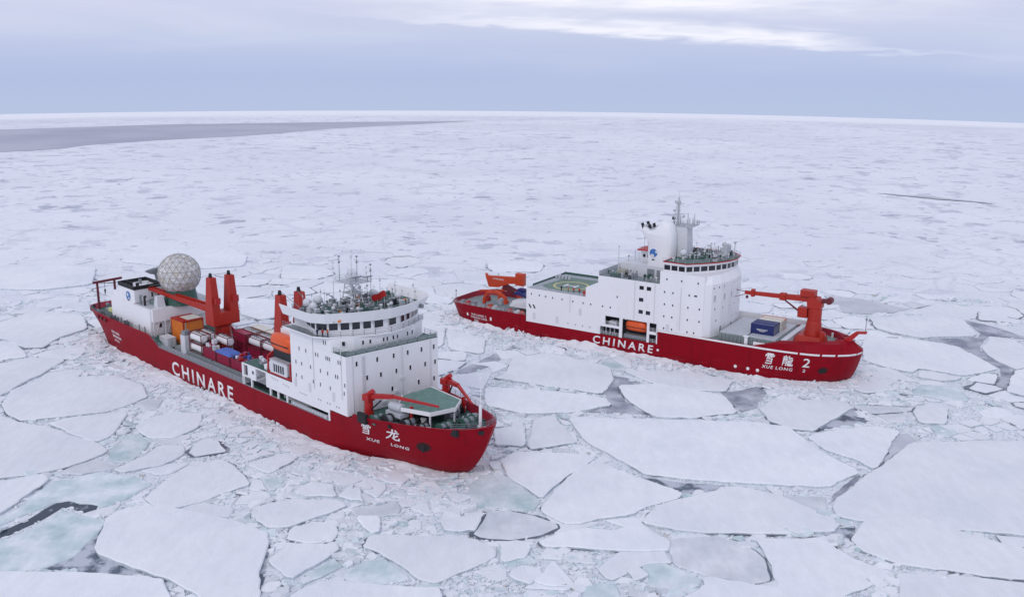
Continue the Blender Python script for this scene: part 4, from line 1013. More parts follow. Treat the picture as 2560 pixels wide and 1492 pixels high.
# ================================================================ THE NEAR SHIP
A = empty('icebreaker_ship', *trans(SHIP_A))
tag(A, 'nearer long red hulled icebreaker with cargo deck, big radome aft and white bridge block forward', 'ship')
topA = [(10,6),(10.6,8),(12,9.7),(15,10.7),(20,11.2),(28,11.3),(143,11.25),(146.6,10.4),(152,9),(156.3,7.6),(159,6.6),(161.3,5.6),(163.6,4.1),(165.3,2.6),(166.3,1.4),(166.9,.001)]
wlxA = [(10,17),(20,24),(35,37),(130,128),(138,134),(143,138.5),(146.6,142),(152,146.5),(156.3,150.5),(161.3,155),(163.6,157),(165.3,157.6),(166.9,158.8)]
wlhA = [(10,4),(12,6.5),(20,9.6),(35,11.25),(128,11.25),(134,10.6),(140,9),(143,8.2),(146.6,7),(152,5.4),(156.3,4),(161.3,2.6),(163.6,1.8),(165.3,1.1),(166.9,.001)]
def zA(x):
    if x < 51.9: return 8.5
    if x < 57.2: return 8.5-(x-51.9)/5.3*2.3
    if x < 131.4: return 6.1
    if x < 139: return 8.4+(x-131.4)*.03
    return itp(x, [(139, 9.75), (143, 10), (152, 10.5), (161, 11.2), (165, 11.6), (167, 12.2)])
hullA = Hull(topA, wlxA, wlhA, zA, 10); hullA.bow = 142
def deckA(x): return 7.2 if x < 52 else (7.2-(x-52)*.4 if x < 57.2 else (5.1 if x < 131.4 else 8.8 if x > 139 else 8.3))
xsA = [10, 10.2, 10.6, 11.2, 12, 13.3, 15, 17.5, 20, 24, 28, 34, 40, 46, 51.9, 54.5, 57.2]+[57.3+k*3.7 for k in range(1, 20)]+[131.35, 131.45, 134, 136.5, 138.95, 139.05, 141, 143, 145, 146.6, 148.5, 150, 152, 154, 155.5, 157, 158.5, 160, 161.3, 162.5, 163.6, 164.6, 165.3, 165.9, 166.3, 166.7, 166.9]
xsA = sorted(set(x for x in xsA if not (131 < x < 131.3)))
hA, dk = hullA.build('hull', xsA, [-2.5, -.8, .25, .8, 1.7, 3, 4.5, 6, 7.5, 8.8, 9.6, 10.4], [RED, REDIN], A, deckA)
deck = dk.build('deck', DECKG, A)
fA = lambda off: (lambda x, z: hullA.pt(x, z, -1, off))
lay_text('CHINARE', fA(.06), 'hull_lettering', LETTER, A, 63.7, 93.6, .55, 4.15, bold=.02, spacing=1.35)
lay_text('XUE', fA(.08), 'hull_lettering', LETTER, A, 143.4, 146.6, 4.35, 5.1, bold=.02, spacing=1.2)
lay_text('LONG', fA(.08), 'hull_lettering', LETTER, A, 149.4, 153.6, 4.55, 5.25, bold=.02, spacing=1.2)
strokes(XUE, fA(.1), 'hull_lettering', LETTER, A, 142.0, 144.6, 6.0, 8.4, .11)
strokes(LONG_S, fA(.1), 'hull_lettering', LETTER, A, 148.1, 151.4, 6.2, 8.8, .12)
for (x0, x1, z0, z1, s_) in ((28.5, 34.2, 4.5, 5.2, 'XUE LONG'), (28.7, 35.2, 3.4, 4.1, 'SHANGHAI CHINA'), (29.5, 33.2, 2.3, 2.9, '8877899')):
    lay_text(s_ if s_ != '8877899' else 'IMO', fA(.06), 'stern_lettering', LETTER, A, x0, x1, z0, z1)
# anchor pocket and fairleads
def hull_patch(h, x, z, rx, rz_, off, n=14):
    mb = MB(); c = mb.pts([h.pt(x, z, -1, off)]); ring_ = mb.pts([h.pt(x+rx*math.cos(t), z+rz_*math.sin(t), -1, off) for t in [2*math.pi*k/n for k in range(n)]])
    inn = mb.pts([h.pt(x+rx*math.cos(t), z+rz_*math.sin(t), -1, -.1) for t in [2*math.pi*k/n for k in range(n)]])
    for k in range(n): mb.face([c[0], ring_[k], ring_[(k+1)%n]]); mb.face([ring_[k], inn[k], inn[(k+1)%n], ring_[(k+1)%n]])
    return mb
STAIN = mat('rust_black_stain', (.035, .002, .003), .7, .5, 2)
ap = hull_patch(hullA, 156.6, 6.1, 1.6, 1.15, .03).build('anchor_pocket', STAIN, A)
mb = hull_patch(hullA, 156.7, 6.0, .8, .65, .12); c = hullA.pt(156.7, 6.0, -1, .2); mb.tube((c[0], c[1]+.2, 6.9), (c[0], c[1]-.15, 5.2), .22, n=8); mb.build('anchor', BLACK, ap)
for x, z, w in ((142.2, 9.8, 2.6), (162.2, 10.6, 1.6), (165.9, 10.9, .9), (149, 9.4, .7)):
    c = hullA.pt(x, z, -1, 0); mb = MB(); mb.box(c[0]-w/2, c[0]+w/2, c[1]-.35, c[1]+.5, z-w*.42, z+w*.32, 0); mb.box(c[0]-w/2-.1, c[0]+w/2+.1, c[1]-.3, c[1]+.4, z+w*.32, z+w*.32+.12, 0)
    mb.build('mooring_fairlead', BLACK, A, bevel=.12)
for x in (21.5, 23.8, 26.4):
    c = hullA.pt(x, 7.4, -1, 0); mb = MB(); mb.tube((c[0]-.45, c[1]-.06, 7.4), (c[0]+.45, c[1]-.06, 7.4), .5, n=8); mb.build('mooring_fairlead', FRAMER, A)
for x in (30, 31.6, 33.6, 38.2, 40): 
    mb = MB(); mb.tube((x, -10.6, 7.2), (x, -10.6, 9.0), .42, n=8); mb.tube((x, -10.6, 9), (x, -10.6, 9.2), .55, n=8); mb.build('bollard', BLACK, A)
# main rail, gutter strip along the cargo deck
mb = MB(); mb.box(57.5, 131.2, -11.28, -11.0, 6.1, 6.22); mb.build('deck_edge', GREYD, A)
railing('railing', [(57.4, -11.05, 6.22), (97.5, -11.05, 6.22)], A)
railing('railing', [(13.5, -9.6, 8.5), (20, -10.9, 8.5), (34, -11.1, 8.5), (51, -11.1, 8.5), (57, -11.1, 6.2)], A, m=GREYD)
railing('railing', [(57.4, 11.05, 6.2), (131, 11.05, 6.2)], A)
mb = MB(); mb.box(56, 97.4, -10.9, -8.9, 5.1, 5.9); mb.box(61, 97.4, -8.55, 8.6, 5.1, 6.45); mb.build('hatch_coaming', GREYD, A)
mb = MB()
for x in (61.2, 79.3): mb.box(x, x+17.3, -8.3, 8.3, 6.47, 6.75)
mb.build('hatch_cover', DECKY, A)
# ---- superstructure
SS0 = set(bpy.data.objects)
mb = MB()
mb.prismy([(108.3, 7.85), (131.3, 7.85), (131.3, 8.75), (137.4, 8.75), (137.4, 21.3), (118, 21.3), (118, 11.3), (108.3, 11.3)], -11.32, -8.4)
mb.prismy([(118, 5.2), (137.4, 8.75), (137.4, 21.3), (110, 21.3), (110, 5.2)], -8.38, 8.38)
mb.prismy([(108.3, 7.85), (137.4, 8.75), (137.4, 21.3), (118, 21.3), (118, 11.3), (108.3, 11.3)], 8.4, 11.32)
mb.prism([(118, -11.32), (132.4, -11.32), (134.9, -7.5), (136, -2), (136, 2), (134.9, 7.5), (132.4, 11.32), (118, 11.32)], 21.32, 24.15)
mb.build('superstructure', WHITE, A)
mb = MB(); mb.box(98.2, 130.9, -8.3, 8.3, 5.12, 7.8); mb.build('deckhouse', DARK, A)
# balcony under the bridge
mb = MB(); mb.prism([(132.9, -11.2), (137.38, -11.3), (137.38, 11.3), (132.9, 11.2), (135.1, 7.6), (136.2, 2), (136.2, -2), (135.1, -7.6)], 21.33, 21.4); mb.build('balcony_deck', DECKG, A)
railing('railing', [(133.2, -11.2, 21.4), (137.3, -11.2, 21.4), (137.3, 11.2, 21.4), (133.2, 11.2, 21.4)], A, m=GREYD, r=.05)
mb = MB(); 
for y0 in [-11.2+k*2.5 for k in range(9)]: mb.box(137.25, 137.33, y0, y0+2.2, 21.45, 22.3)
mb.build('railing_panel', DECKY, A)
# portside and starboard low house with pillars
mb = MB(); mb.box(97.8, 118, -11.3, -7.2, 11.05, 11.3); mb.box(97.8, 98.5, -11.3, -11.0, 6.2, 11.05); mb.box(100.3, 101.3, -11.3, -11, 8.3, 11.05); mb.box(101.3, 103.5, -11.3, -11, 8.3, 11.05)
mb.box(98.5, 101.3, -11.3, -11, 8.2, 8.45); mb.box(101.3, 103.5, -11.29, -8, 8.1, 8.3); mb.box(103.5, 108.3, -8.4, -8.1, 8.3, 11.05); mb.box(98.5, 103.5, -8.4, -8.1, 6.3, 11.05)
mb.box(107.7, 108.3, -11.3, -8.4, 7.85, 11.05)
mb.build('boat_deck_house', WHITE, A)
mb = MB(); mb.box(98.0, 108.2, -11.1, -7.3, 11.32, 11.36); mb.build('boat_deck', DECKG, A)
for x in (98.15, 101.6, 109.2, 112.2, 115.7, 131.0):
    mb = MB(); mb.box(x-.22, x+.22, -11.3, -10.95, 6.22, 8.1 if x < 108 else 7.85); mb.build('pillar', WHITE, A)
window(A, 99.4, -11.02, 9.7, 0, -1, .9, 2.3); window(A, 102.5, -11.3, 9.9, 0, -1, .7, .8)
mb = MB(); mb.box(117.2, 129.4, -11.25, -10.9, 6.3, 7.0); 
for k in range(13): mb.beam((117.2+k, -11.3, 6.3), (117.7+k, -11.3, 7.0), .06, .06)
mb.tube((129.6, -11.1, 6.6), (130.4, -11.1, 6.6), .5, n=10)
mb.build('gangway', GREYL, A)
# side windows
for z, xs_ in ((19.7, (121.3, 123.7, 127.2, 128.0, 130.8, 131.4, 132.0, 134.9, 135.6)), (16.5, (119.9, 122, 125.2, 128.7, 131.2, 133.9, 134.6)), (13.5, (119.8, 121.9, 126, 128.5, 131.9, 136.6)), (15.3, (136.9,)), (22.9, (130.1, 130.8))):
    for x in xs_: window(A, x, -11.32, z, 0, -1, .34, .85)
for z, x0 in ((10.6, 110.3), (10.2, 114.6), (9.9, 121)):
    for k in range(4): window(A, x0+k*.7, -11.32, z-k*.05, 0, -1, .28, .22, PORT)
for x in (127.6, 128.4, 130.7, 131.6, 133.9, 134.7):
    window(A, x, -11.32, 10.0, 0, -1, .3, .3, PORT)
for z, ys in ((19.45, (-8.9, -4, 0, 3.5, 7, 10.2)), (16.05, (-6.5, -3.2, .6, 4.1, 7.9, 10.5)), (12.4, (-4.9, -.5, 6.2, 10.2))):
    for y in ys: window(A, 137.4, y, z, 1, 0, .5, 1.0)
for y in (-4.4+.2, -5.7, -1.3, -.4, 1.1, 2.1, 5.1, 6.5):
    xx = 136 if abs(y) <= 2 else 136-(abs(y)-2)/5.5*1.1
    nx_, ny_ = (1, 0) if abs(y) <= 2 else (.98, .2*(1 if y > 0 else -1))
    window(A, xx, y, 22.9, nx_, ny_, .42, .8)
window(A, 133.9, -9.3, 23.0, .83, -.55, .6, .9)
# doors, exhaust grilles and small pipes low on the front
mb = MB(); mb.box(137.42, 137.5, 4.0, 4.9, 8.8, 10.7); mb.build('door', OFFW, A)
for (x, z) in ((119.4, 11.9), (124.6, 11.9), (133.0, 11.9)):
    mb = MB(); mb.box(x-.4, x+.4, -11.4, -11.33, z-1.0, z+.9); mb.build('door', OFFW, A)
for x in (126.3, 135.9):
    mb = MB(); mb.tube((x, -11.42, 12), (x, -11.42, 24), .07, n=5); mb.build('down_pipe', OFFW, A)
for y in (-9.9, 2.0, 9.3):
    mb = MB(); mb.tube((137.52, y, 9), (137.52, y, 21.2), .07, n=5); mb.build('down_pipe', OFFW, A)
mb = MB()
for k in range(30): mb.box(137.45, 137.6, -7.6, -7.1, 9+k*.4, 9.05+k*.4)
mb.box(137.45, 137.55, -7.68, -7.6, 9, 21); mb.box(137.45, 137.55, -7.1, -7.02, 9, 21); mb.build('ladder', OFFW, A)
for y, z in ((-2.4, 9.9), (.4, 11.5), (1.9, 14.2), (3.9, 10.4)):
    mb = MB(); mb.box(137.42, 137.7, y-.35, y+.35, z-.3, z+.3); mb.build('wall_box', OFFW, A)
# ---- bridge
BR = [(119.5, -13), (129.3, -13.2), (131.9, -11.6), (134.2, -7.6), (135.9, -3.4), (136.5, 0), (135.9, 3.6), (134.2, 7.8), (131.9, 11.6), (129.3, 13.2), (119.5, 13)]
BD = [(118.2, -13.3), (129.5, -13.5), (132.4, -11.7), (134.7, -7.6), (136.4, -3.4), (137, 0), (136.4, 3.6), (134.7, 7.8), (132.4, 11.7), (129.5, 13.5), (118.2, 13.3)]
mb = MB(); mb.prism(BD, 24.17, 24.4); mb.build('bridge_deck', WHITE, A)
BW = [(124, -11), (129.3, -12.5), (131.3, -11.0), (133.6, -7.2), (135.3, -3.2), (135.8, 0), (135.3, 3.4), (133.6, 7.4), (131.3, 11.0), (129.3, 12.5), (124, 11), (119.5, 11), (119.5, -11)]
mb = MB(); mb.prism(BW, 24.42, 27.25); mb.build('wheelhouse', WHITE, A)
BT = [(x+(.25 if x > 120 else -.3), y*1.045) for x, y in BR]
BT2 = [(x+(.9 if x > 120 else -.3), y*1.11) for x, y in BR]
def wall_ring(lo, hi, z0, z1, t, mats, name, parent, closed=True):
    mb = MB(); n = len(lo)
    for k in range(n if closed else n-1):
        a, b = lo[k], lo[(k+1)%n]; c, d = hi[k], hi[(k+1)%n]
        def inn(p, cx=127, cy=0, t=t):
            v = Vector((cx-p[0], cy-p[1])); v.normalize(); return (p[0]+v.x*t, p[1]+v.y*t)
        a2, b2, c2, d2 = inn(a), inn(b), inn(c), inn(d)
        mb.hexa([(a[0],a[1],z0),(b[0],b[1],z0),(b2[0],b2[1],z0),(a2[0],a2[1],z0)], [(c[0],c[1],z1),(d[0],d[1],z1),(d2[0],d2[1],z1),(c2[0],c2[1],z1)])
    return mb.build(name, mats, parent)
mb = MB(); mb.prism(BT, 27.28, 27.5); mb.build('bridge_roof', DECKG, A)
wall_ring(BT, BT2, 27.29, 29.5, .2, WHITE, 'roof_bulwark', A, False)
# bridge front windows: panes along every facet
def facade_windows(parent, poly, z0, z1, skip, wmax, out=.02, gap=.28, cache={}):
    for k in range(len(poly)-1):
        if k in skip: continue
        a, b = Vector(poly[k]), Vector(poly[k+1]); L_ = (b-a).length; n = max(1, round(L_/wmax)); d = (b-a)/L_; nr = Vector((d.y, -d.x))
        for j in range(n):
            c = a+d*(L_*(j+.5)/n)+nr*out; w = L_/n-gap
            window(parent, c.x, c.y, (z0+z1)/2, nr.x, nr.y, round(w, 2), z1-z0)
facade_windows(A, BW, 25.55, 27.1, {10, 11}, 2.3, gap=.3)
railing('railing', [(118.4, -13.2, 24.4), (129.4, -13.35, 24.4), (132.3, -11.6, 24.4), (134.6, -7.5, 24.4), (136.3, -3.4, 24.4), (136.9, 0, 24.4), (136.3, 3.4, 24.4), (134.6, 7.5, 24.4), (132.3, 11.6, 24.4)], A, m=GREYD, r=.05)
mb = MB(); mb.prism([(118.4, -13.2), (129.4, -13.4), (132.2, -11.6), (131.3, -11.1), (129.3, -12.6), (124, -11.1), (119.5, -11.1)], 24.42, 24.46); mb.build('bridge_wing_deck', GREYD, A)
# roof gear and main mast
deck_clutter(A, (121, 133.5, -11.5, 11.5), 27.52, 130, 5, 1.25)
deck_clutter(A, (120, 126, -11, 9), 27.52, 30, 8)
for k in range(70):
    r_ = random.Random(400+k); mb = MB(); a_, b_, c_ = r_.uniform(.3, 1.6), r_.uniform(.3, 1.2), r_.uniform(.2, 1.0); mb.box(-a_/2, a_/2, -b_/2, b_/2, 0, c_)
    o = mb.build('roof_gear', r_.choice([DARK, DECKG, GREYD, GREYD, GREYL, BLACK, TARP]), A); o.location = (r_.uniform(121, 134.5), r_.uniform(-10.5, 11), 27.52); o.rotation_euler = (0, 0, r_.random()*3)
railing('railing', [(120, -9, 27.52), (132, -8, 27.52), (134, 0, 27.52), (132, 8, 27.52), (120, 9, 27.52)], A, r=.04)
mb = MB()
for sx in (-1, 1):
    for sy in (-1, 1): mb.tube((124.2+sx*1.6, sy*1.6, 27.5), (124.2+sx*.55, sy*.55, 35.2), .13, .09, n=6)
for k in range(7):
    z = 28.3+k*1.05; f = 1.6-(z-27.5)/7.7*1.05; f2 = 1.6-(z+1.05-27.5)/7.7*1.05
    for (a, b), (c, d) in (((-1,-1),(1,-1)), ((1,-1),(1,1)), ((1,1),(-1,1)), ((-1,1),(-1,-1))):
        mb.tube((124.2+a*f, b*f, z), (124.2+c*f2, d*f2, z+1.05), .06, n=4, caps=False); mb.tube((124.2+a*f, b*f, z), (124.2+c*f, d*f, z), .06, n=4, caps=False)
mb.build('lattice_mast', OFFW, A)
mb = MB(); mb.box(122.2, 127.2, -2.6, 2.6, 33.0, 33.15); mb.box(123, 126, -1.6, 1.6, 30.6, 30.7); mb.build('mast_platform', GREYL, A)
railing('railing', [(122.2, -2.6, 33.15), (127.2, -2.6, 33.15), (127.2, 2.6, 33.15), (122.2, 2.6, 33.15), (122.2, -2.6, 33.15)], A, h=.9)
for (x, y, z0, z1) in ((124.2, 0, 35.2, 39.6), (122.4, -1.6, 33.1, 38.4), (126.8, 1.6, 33.1, 36.4), (123.2, 2.2, 33.1, 38), (121.4, -2.4, 27.5, 37), (127, -2.2, 33.1, 35.4), (128.8, 1.2, 27.5, 37.3)):
    mb = MB(); mb.tube((x, y, z0), (x, y, z1), .08, .04, n=5); mb.tube((x-.6, y, z1-1), (x+.6, y, z1-1), .04, n=4); mb.box(x-.14, x+.14, y-.14, y+.14, z1-1.6, z1-1.2); mb.box(x-.16, x+.16, y-.16, y+.16, z1-.3, z1)
    mb.build('antenna_pole', random.choice([OFFW, GREYL, GREYD]), A)
mb = MB(); mb.tube((125.4, 0, 33.2), (125.4, 0, 33.9), .12, n=6); mb.box(125.2, 125.6, -1.5, 1.5, 33.9, 34.15); mb.build('radar_scanner', GREYD, A)
mb = MB(); mb.tube((126.6, 2, 33.2), (126.6, 2, 34), .1, n=6); mb.box(126.4, 126.8, .9, 3.1, 34.0, 34.2); mb.build('radar_scanner', GREYD, A)
for x, y, r_ in ((122, -9.4, .95), (124.6, -9.8, .8), (121.5, -6.5, 1.0), (123.5, 6, .9), (128, 8.5, .7)):
    mb = MB(); mb.tube((x, y, 27.5), (x, y, 28.6), .3, n=8); mb.sphere((x, y, 28.6+r_*.8), r_, 14, 8); mb.build('antenna_dome', OFFW, A, smooth=True)
mb = MB(); pl = []
for k in range(9):
    t = k/8; pl.append((125.2+4.6*t, 3.9+.25*math.sin(t*6), 29.3+2.1*t+.1*math.sin(t*9)))
i0 = mb.pts([(p[0], p[1], p[2]) for p in pl]+[(p[0]+.5, p[1]+.1, p[2]-1.35+.4*abs(.5-k/8)) for k, p in enumerate(pl)])
for k in range(8): mb.face([i0[k], i0[k+1], i0[9+k+1], i0[9+k]])
fl = mb.build('flag', CRED, A); so_ = fl.modifiers.new('thickness', 'SOLIDIFY'); so_.thickness = .04
mb = MB(); mb.tube((130.2, 4, 27.5), (130.4, 4, 32.2), .06, n=5); mb.build('flagstaff', GREYD, A)
# the front of the block runs slightly askew in plan, as seen from the ship's axis
done_ = set()
for o in bpy.data.objects:
    if o in SS0 or o.parent != A or o.type != 'MESH': continue
    if o.location.length > 0:
        if o.location.x > 118.5: o.location.x += .095*(o.location.y+11.3)*min(1, (o.location.x-118)/8)
    elif o.data.name not in done_:
        done_.add(o.data.name)
        for v in o.data.vertices:
            if v.co.x > 118.5: v.co.x += .095*(v.co.y+11.3)*min(1, (v.co.x-118)/8)
# ---- cargo cranes: twin posts, boom between
def cargo_crane(x, boom_to, boom_z, ztop, parent, by=0):
    root = MB(); root.tube((x+.4, 0, 6.4), (x+.4, 0, 12.4), 2.0, 2.0, n=16); root.tube((x+.4, 0, 12.4), (x+.4, 0, 13.4), 2.0, 2.7, n=16)
    root.prism([(x-1.5, -3.7), (x+2.5, -3.7), (x+2.5, 3.7), (x-1.5, 3.7)], 13.0, 16.2)
    root = root.build('crane', CRANE, parent, bevel=.08)
    for sy in (-1, 1):
        mb = MB(); y = sy*2.55
        mb.hexa([(x-1.3, y-1.15, 16.21), (x+2.3, y-1.15, 16.21), (x+2.3, y+1.15, 16.21), (x-1.3, y+1.15, 16.21)],
                [(x-.5, y-.8, ztop), (x+1.5, y-.8, ztop), (x+1.5, y+.8, ztop), (x-.5, y+.8, ztop)])
        mb.build('crane_post', CRANE, root)
        mb = MB(); mb.tube((x+.2, y, ztop), (x+.2, y, ztop+1.0), .5, .35, n=8); mb.build('sheave', BLACK, root)
        mb = MB(); mb.box(x+2.82, x+3.3, y-.7, y+.7, 18.8, 20.3); mb.build('winch_box', CRED, root)
    mb = MB()
    x0b = x-2.3 if boom_to < x else x+3.1
    for sy in (-1, 1): mb.beam((x0b, sy*1.1-.8, 16.3), (boom_to, sy*.5+by, boom_z), .55, 1.5, .4, .7)
    for k in range(7):
        t = (k+.5)/7; px = x0b+(boom_to-x0b)*t; mb.box(px-.15, px+.15, -.8+(by+.8)*t-1.1+.6*t, -.8+(by+.8)*t+1.1-.6*t, 16.3+(boom_z-16.3)*t-.15, 16.3+(boom_z-16.3)*t+.15)
    mb.build('crane_boom', CRANE, root)
    mb = MB()
    for sy in (-1, 1):
        mb.tube((x+.2, sy*2, ztop+.5), (boom_to, sy*.4+by, boom_z+.4), .06, n=4, caps=False)
    mb.build('wire_rope', GREYD, root)
    return root
cargo_crane(70.2, 41.5, 18.0, 25.2, A, -4.8)
cargo_crane(101.0, 116, 20, 26.2, A).location = (0, 0, 0)
# ---- stern house
mb = MB()
mb.prismy([(28.5, 7.25), (50.8, 7.25), (50.8, 14.3), (41.8, 14.3), (41.8, 14.6), (28.5, 14.6)], -9.6, 9.2)
mb.prism([(33.0, -9.3), (42.2, -9.3), (42.2, -1.5), (33.0, -1.5)], 14.62, 18.1)
mb.prism([(29.6, -9.3), (32.98, -9.3), (32.98, -2), (29.6, -2)], 14.62, 16.1)
mb.hexa([(50.82, -9.2, 11), (51.6, -9.2, 11), (51.6, 6.2, 11), (50.82, 6.2, 11)], [(50.82, -9.2, 14.5), (51.6, -9.2, 14.5), (51.6, 5.6, 14.5), (50.82, 5.6, 14.5)])
mb.build('stern_house', WHITE, A)
wr = MB()
FT = [(33.0, -9.3), (42.2, -9.3), (42.2, -1.5), (33.0, -1.5)]
for k in range(4):
    a, b = FT[k], FT[(k+1)%4]; wr.beam((a[0], a[1], 18.6), (b[0], b[1], 18.6), .25, 1.0)
wr.build('funnel_rim', BLACK, A)
for x, y in ((35, -7.5), (37.2, -7.6), (39.5, -7), (36, -4.5), (39, -4)):
    mb = MB(); mb.tube((x, y, 18.1), (x, y, 19.3), .45, n=10); mb.build('exhaust_pipe', random.choice([BLACK, OFFW, GREYD]), A)
mb = MB(); mb.tube((38.6, -9.33, 16.0), (38.6, -9.37, 16.0), 1.25, n=20); e_ = mb.build('emblem', EMB, A)
mb = MB(); mb.tube((38.3, -9.375, 16.3), (38.3, -9.39, 16.3), .5, n=12); mb.tube((39.0, -9.375, 15.4), (39.0, -9.39, 15.4), .35, n=12); mb.build('emblem_mark', OFFW, e_)
mb = MB(); mb.box(38.1, 38.9, -9.4, -9.32, 14.75, 15.0); mb.build('vent_grille', DARK, A)
mb = MB(); mb.box(42.4, 50.5, -9.0, 8.8, 14.32, 14.42); mb.build('stern_house_deck', GREYL, A)
mb = MB(); mb.prism([(44.5, -6.5), (48.5, -6.5), (48.5, -2.5), (44.5, -2.5)], 14.44, 15.6); mb.build('skylight', DECKY, A)
mb = MB(); mb.hexa([(48.6, -7.3, 14.3), (50.8, -7.3, 14.3), (50.8, -5.0, 14.3), (48.6, -5.0, 14.3)], [(49.0, -7.0, 17.4), (50.4, -7.0, 17.4), (50.4, -5.3, 17.4), (49.0, -5.3, 17.4)]); mb.build('vent_tower', OFFW, A)
for x, y in ((44, -8.6), (45.6, -8.2), (43.4, -3)): 
    mb = MB(); mb.tube((x, y, 14.4), (x, y, 16.6), .3, n=8); mb.tube((x, y, 16.6), (x+.5, y, 16.9), .35, n=8); mb.build('deck_vent', random.choice([GREYD, BLACK]), A)
mb = MB()
for x in (30.3, 34.0, 37.6, 44.3, 47.4): mb.box(x-.35, x+.35, -9.68, -9.55, 7.4, 9.2)
mb.build('door', GREYD, A)
window(A, 50.8, -6.9, 9.8, 1, 0, .8, 1.2); window(A, 42.2, -4.4, 16.2, 1, 0, .5, 1.2); window(A, 42.2, -2.6, 16.2, 1, 0, .5, 1.2)
mb = MB(); 
for k in range(5): mb.beam((51.8, -9.2+k*3.2, 6.2), (51.8, -9.2+k*3.2, 11), .3, .3)
for k in range(4): mb.beam((51.8, -9.2+k*3.2, 6.4), (51.8, -7.6+k*3.2, 10.8), .16, .16)
mb.build('support_frame', OFFW, A)
# stern gantry, dish, deck gear
mb = MB(); mb.beam((17.5, -9.6, 16.0), (17.5, -1.2, 16.2), .55, .6); mb.beam((17.5, -8.4, 7.3), (17.5, -8.4, 15.8), .5, .5); mb.beam((17.5, -3.4, 7.3), (17.5, -3.4, 15.8), .5, .5); g_ = mb.build('stern_gantry', FRAMER, A)
mb = MB(); mb.tube((17.5, -6.3, 15.8), (17.5, -6.3, 13.6), .06, n=4); mb.tube((17.5, -6.3, 13.6), (17.5, -6.3, 12.4), .3, .12, n=8); mb.build('hook_block', DARK, g_)
mb = MB(); mb.prism([(20, -8), (27.5, -8), (27.5, 7), (20, 7)], 7.3, 8.9); mb.build('winch_house', DECKY, A)
mb = MB(); mb.box(24, 26.2, -8.7, -6.6, 8.92, 9.9); mb.build('deck_locker', mat('pale_yellow', (.6, .62, .25), .6), A)
for k, (x, y) in enumerate(((12.5, -8), (13.4, -4), (14.2, -9), (19, -9.2), (22, -9.6), (27.8, -9.6))):
    mb = MB(); mb.tube((x-.5, y, 8.0), (x+.5, y, 8.0), .55, n=10); mb.box(x-.6, x+.6, y-.4, y+.4, 7.2, 7.7); mb.build('mooring_winch', GREYD if k % 2 else BLACK, A)
mb = MB()   # dish aerial lying on the stern house beside the radome
for j in range(4):
    r0, r1 = 2.5*j/4, 2.5*(j+1)/4; z0, z1 = .62*r0*r0/2.5, .62*r1*r1/2.5
    a = mb.pts([(r0*math.cos(t), r0*math.sin(t), z0) for t in [k*math.pi/8 for k in range(16)]]); b = mb.pts([(r1*math.cos(t), r1*math.sin(t), z1) for t in [k*math.pi/8 for k in range(16)]])
    for k in range(16): mb.face([a[k], a[(k+1)%16], b[(k+1)%16], b[k]])
mb.tube((0, 0, -1.6), (0, 0, 0), .4, n=8); mb.tube((0, 0, .1), (0, 0, 1.8), .08, n=5)
o = mb.build('dish_antenna', GREYD, A); o.location = (37.4, -.6, 20.4); o.rotation_euler = (.15, -.2, 0)
mb = MB(); mb.box(34.2, 39.6, -1.4, 3.4, 14.62, 18.2); mb.build('antenna_base', GREYL, A)
# ---- radome: geodesic panels in a strut frame
def radome(c, r, parent):
    bm = bmesh.new(); bmesh.ops.create_icosphere(bm, subdivisions=3, radius=r)
    base = bm.copy()
    root = MB(); root.tube((c[0], c[1], c[2]-r*1.42), (c[0], c[1], c[2]-r*.70), r*.80, r*.70, n=24); root = root.build('radome', DECKG, parent)
    mb = MB()
    for f_ in bm.faces:
        cz = f_.calc_center_median()
        if cz.z < -r*.72: continue
        cc = cz*1.0; P_ = [cz+(v.co-cz)*.97 for v in f_.verts]
        i = mb.pts([(p.x+c[0], p.y+c[1], p.z+c[2]) for p in P_]); mb.face(i)
    mb2 = MB()
    for e_ in bm.edges:
        a, b = e_.verts[0].co, e_.verts[1].co
        if (a.z+b.z)/2 < -r*.72: continue
        mb2.beam((a.x+c[0], a.y+c[1], a.z+c[2]), (b.x+c[0], b.y+c[1], b.z+c[2]), .11, .11)
    bm.free(); base.free()
    return root, mb, mb2
rr, pm, sm = radome((49.3, .2, 22.2), 5.5, A)
for q in range(0, len(pm.f)):
    mb = MB(); P_ = [Vector(pm.v[i]) for i in pm.f[q]]; cc = Vector((49.3, .2, 22.2)); n_ = (sum(P_, Vector())/3-cc).normalized()
    i = mb.pts([p-n_*.06 for p in P_]+[p for p in P_]); mb.face(i[3:]); 
    for k in range(3): mb.face([i[k], i[(k+1)%3], i[3+(k+1)%3], i[3+k]])
    if q < 300: mb.build('panel', random.choice((DOMEP, DOMEP, DOMEP2, DOMEP, DOMEP3)), rr)
sm.build('strut_frame', DOMES, rr)
# ---- boat station
bs = MB(); bs.beam((108.6, -11, 11.3), (108.6, -11, 15.2), .4, .4); bs.beam((117.2, -11, 11.3), (117.2, -11, 15.0), .4, .4); bs.beam((108.6, -11, 11.6), (117.2, -11, 11.6), .4, .4)
bs.beam((108.6, -11, 15.2), (108.6, -7.4, 17.0), .4, .4); bs.beam((117.2, -11, 15.0), (117.2, -7.4, 17), .4, .4); bs.beam((109.2, -7.4, 11.3), (109.2, -7.4, 21), .45, .45); bs.beam((117.3, -7.4, 11.3), (117.3, -7.4, 21.4), .45, .45)
bs.beam((109.2, -7.4, 21), (117.3, -7.4, 21.3), .3, .3)
bs.build('davit_frame', CRED, A)
mb = MB(); mb.box(108.9, 117.1, -9.8, -8.42, 11.4, 16.8); mb.build('boat_recess', DARK, A)
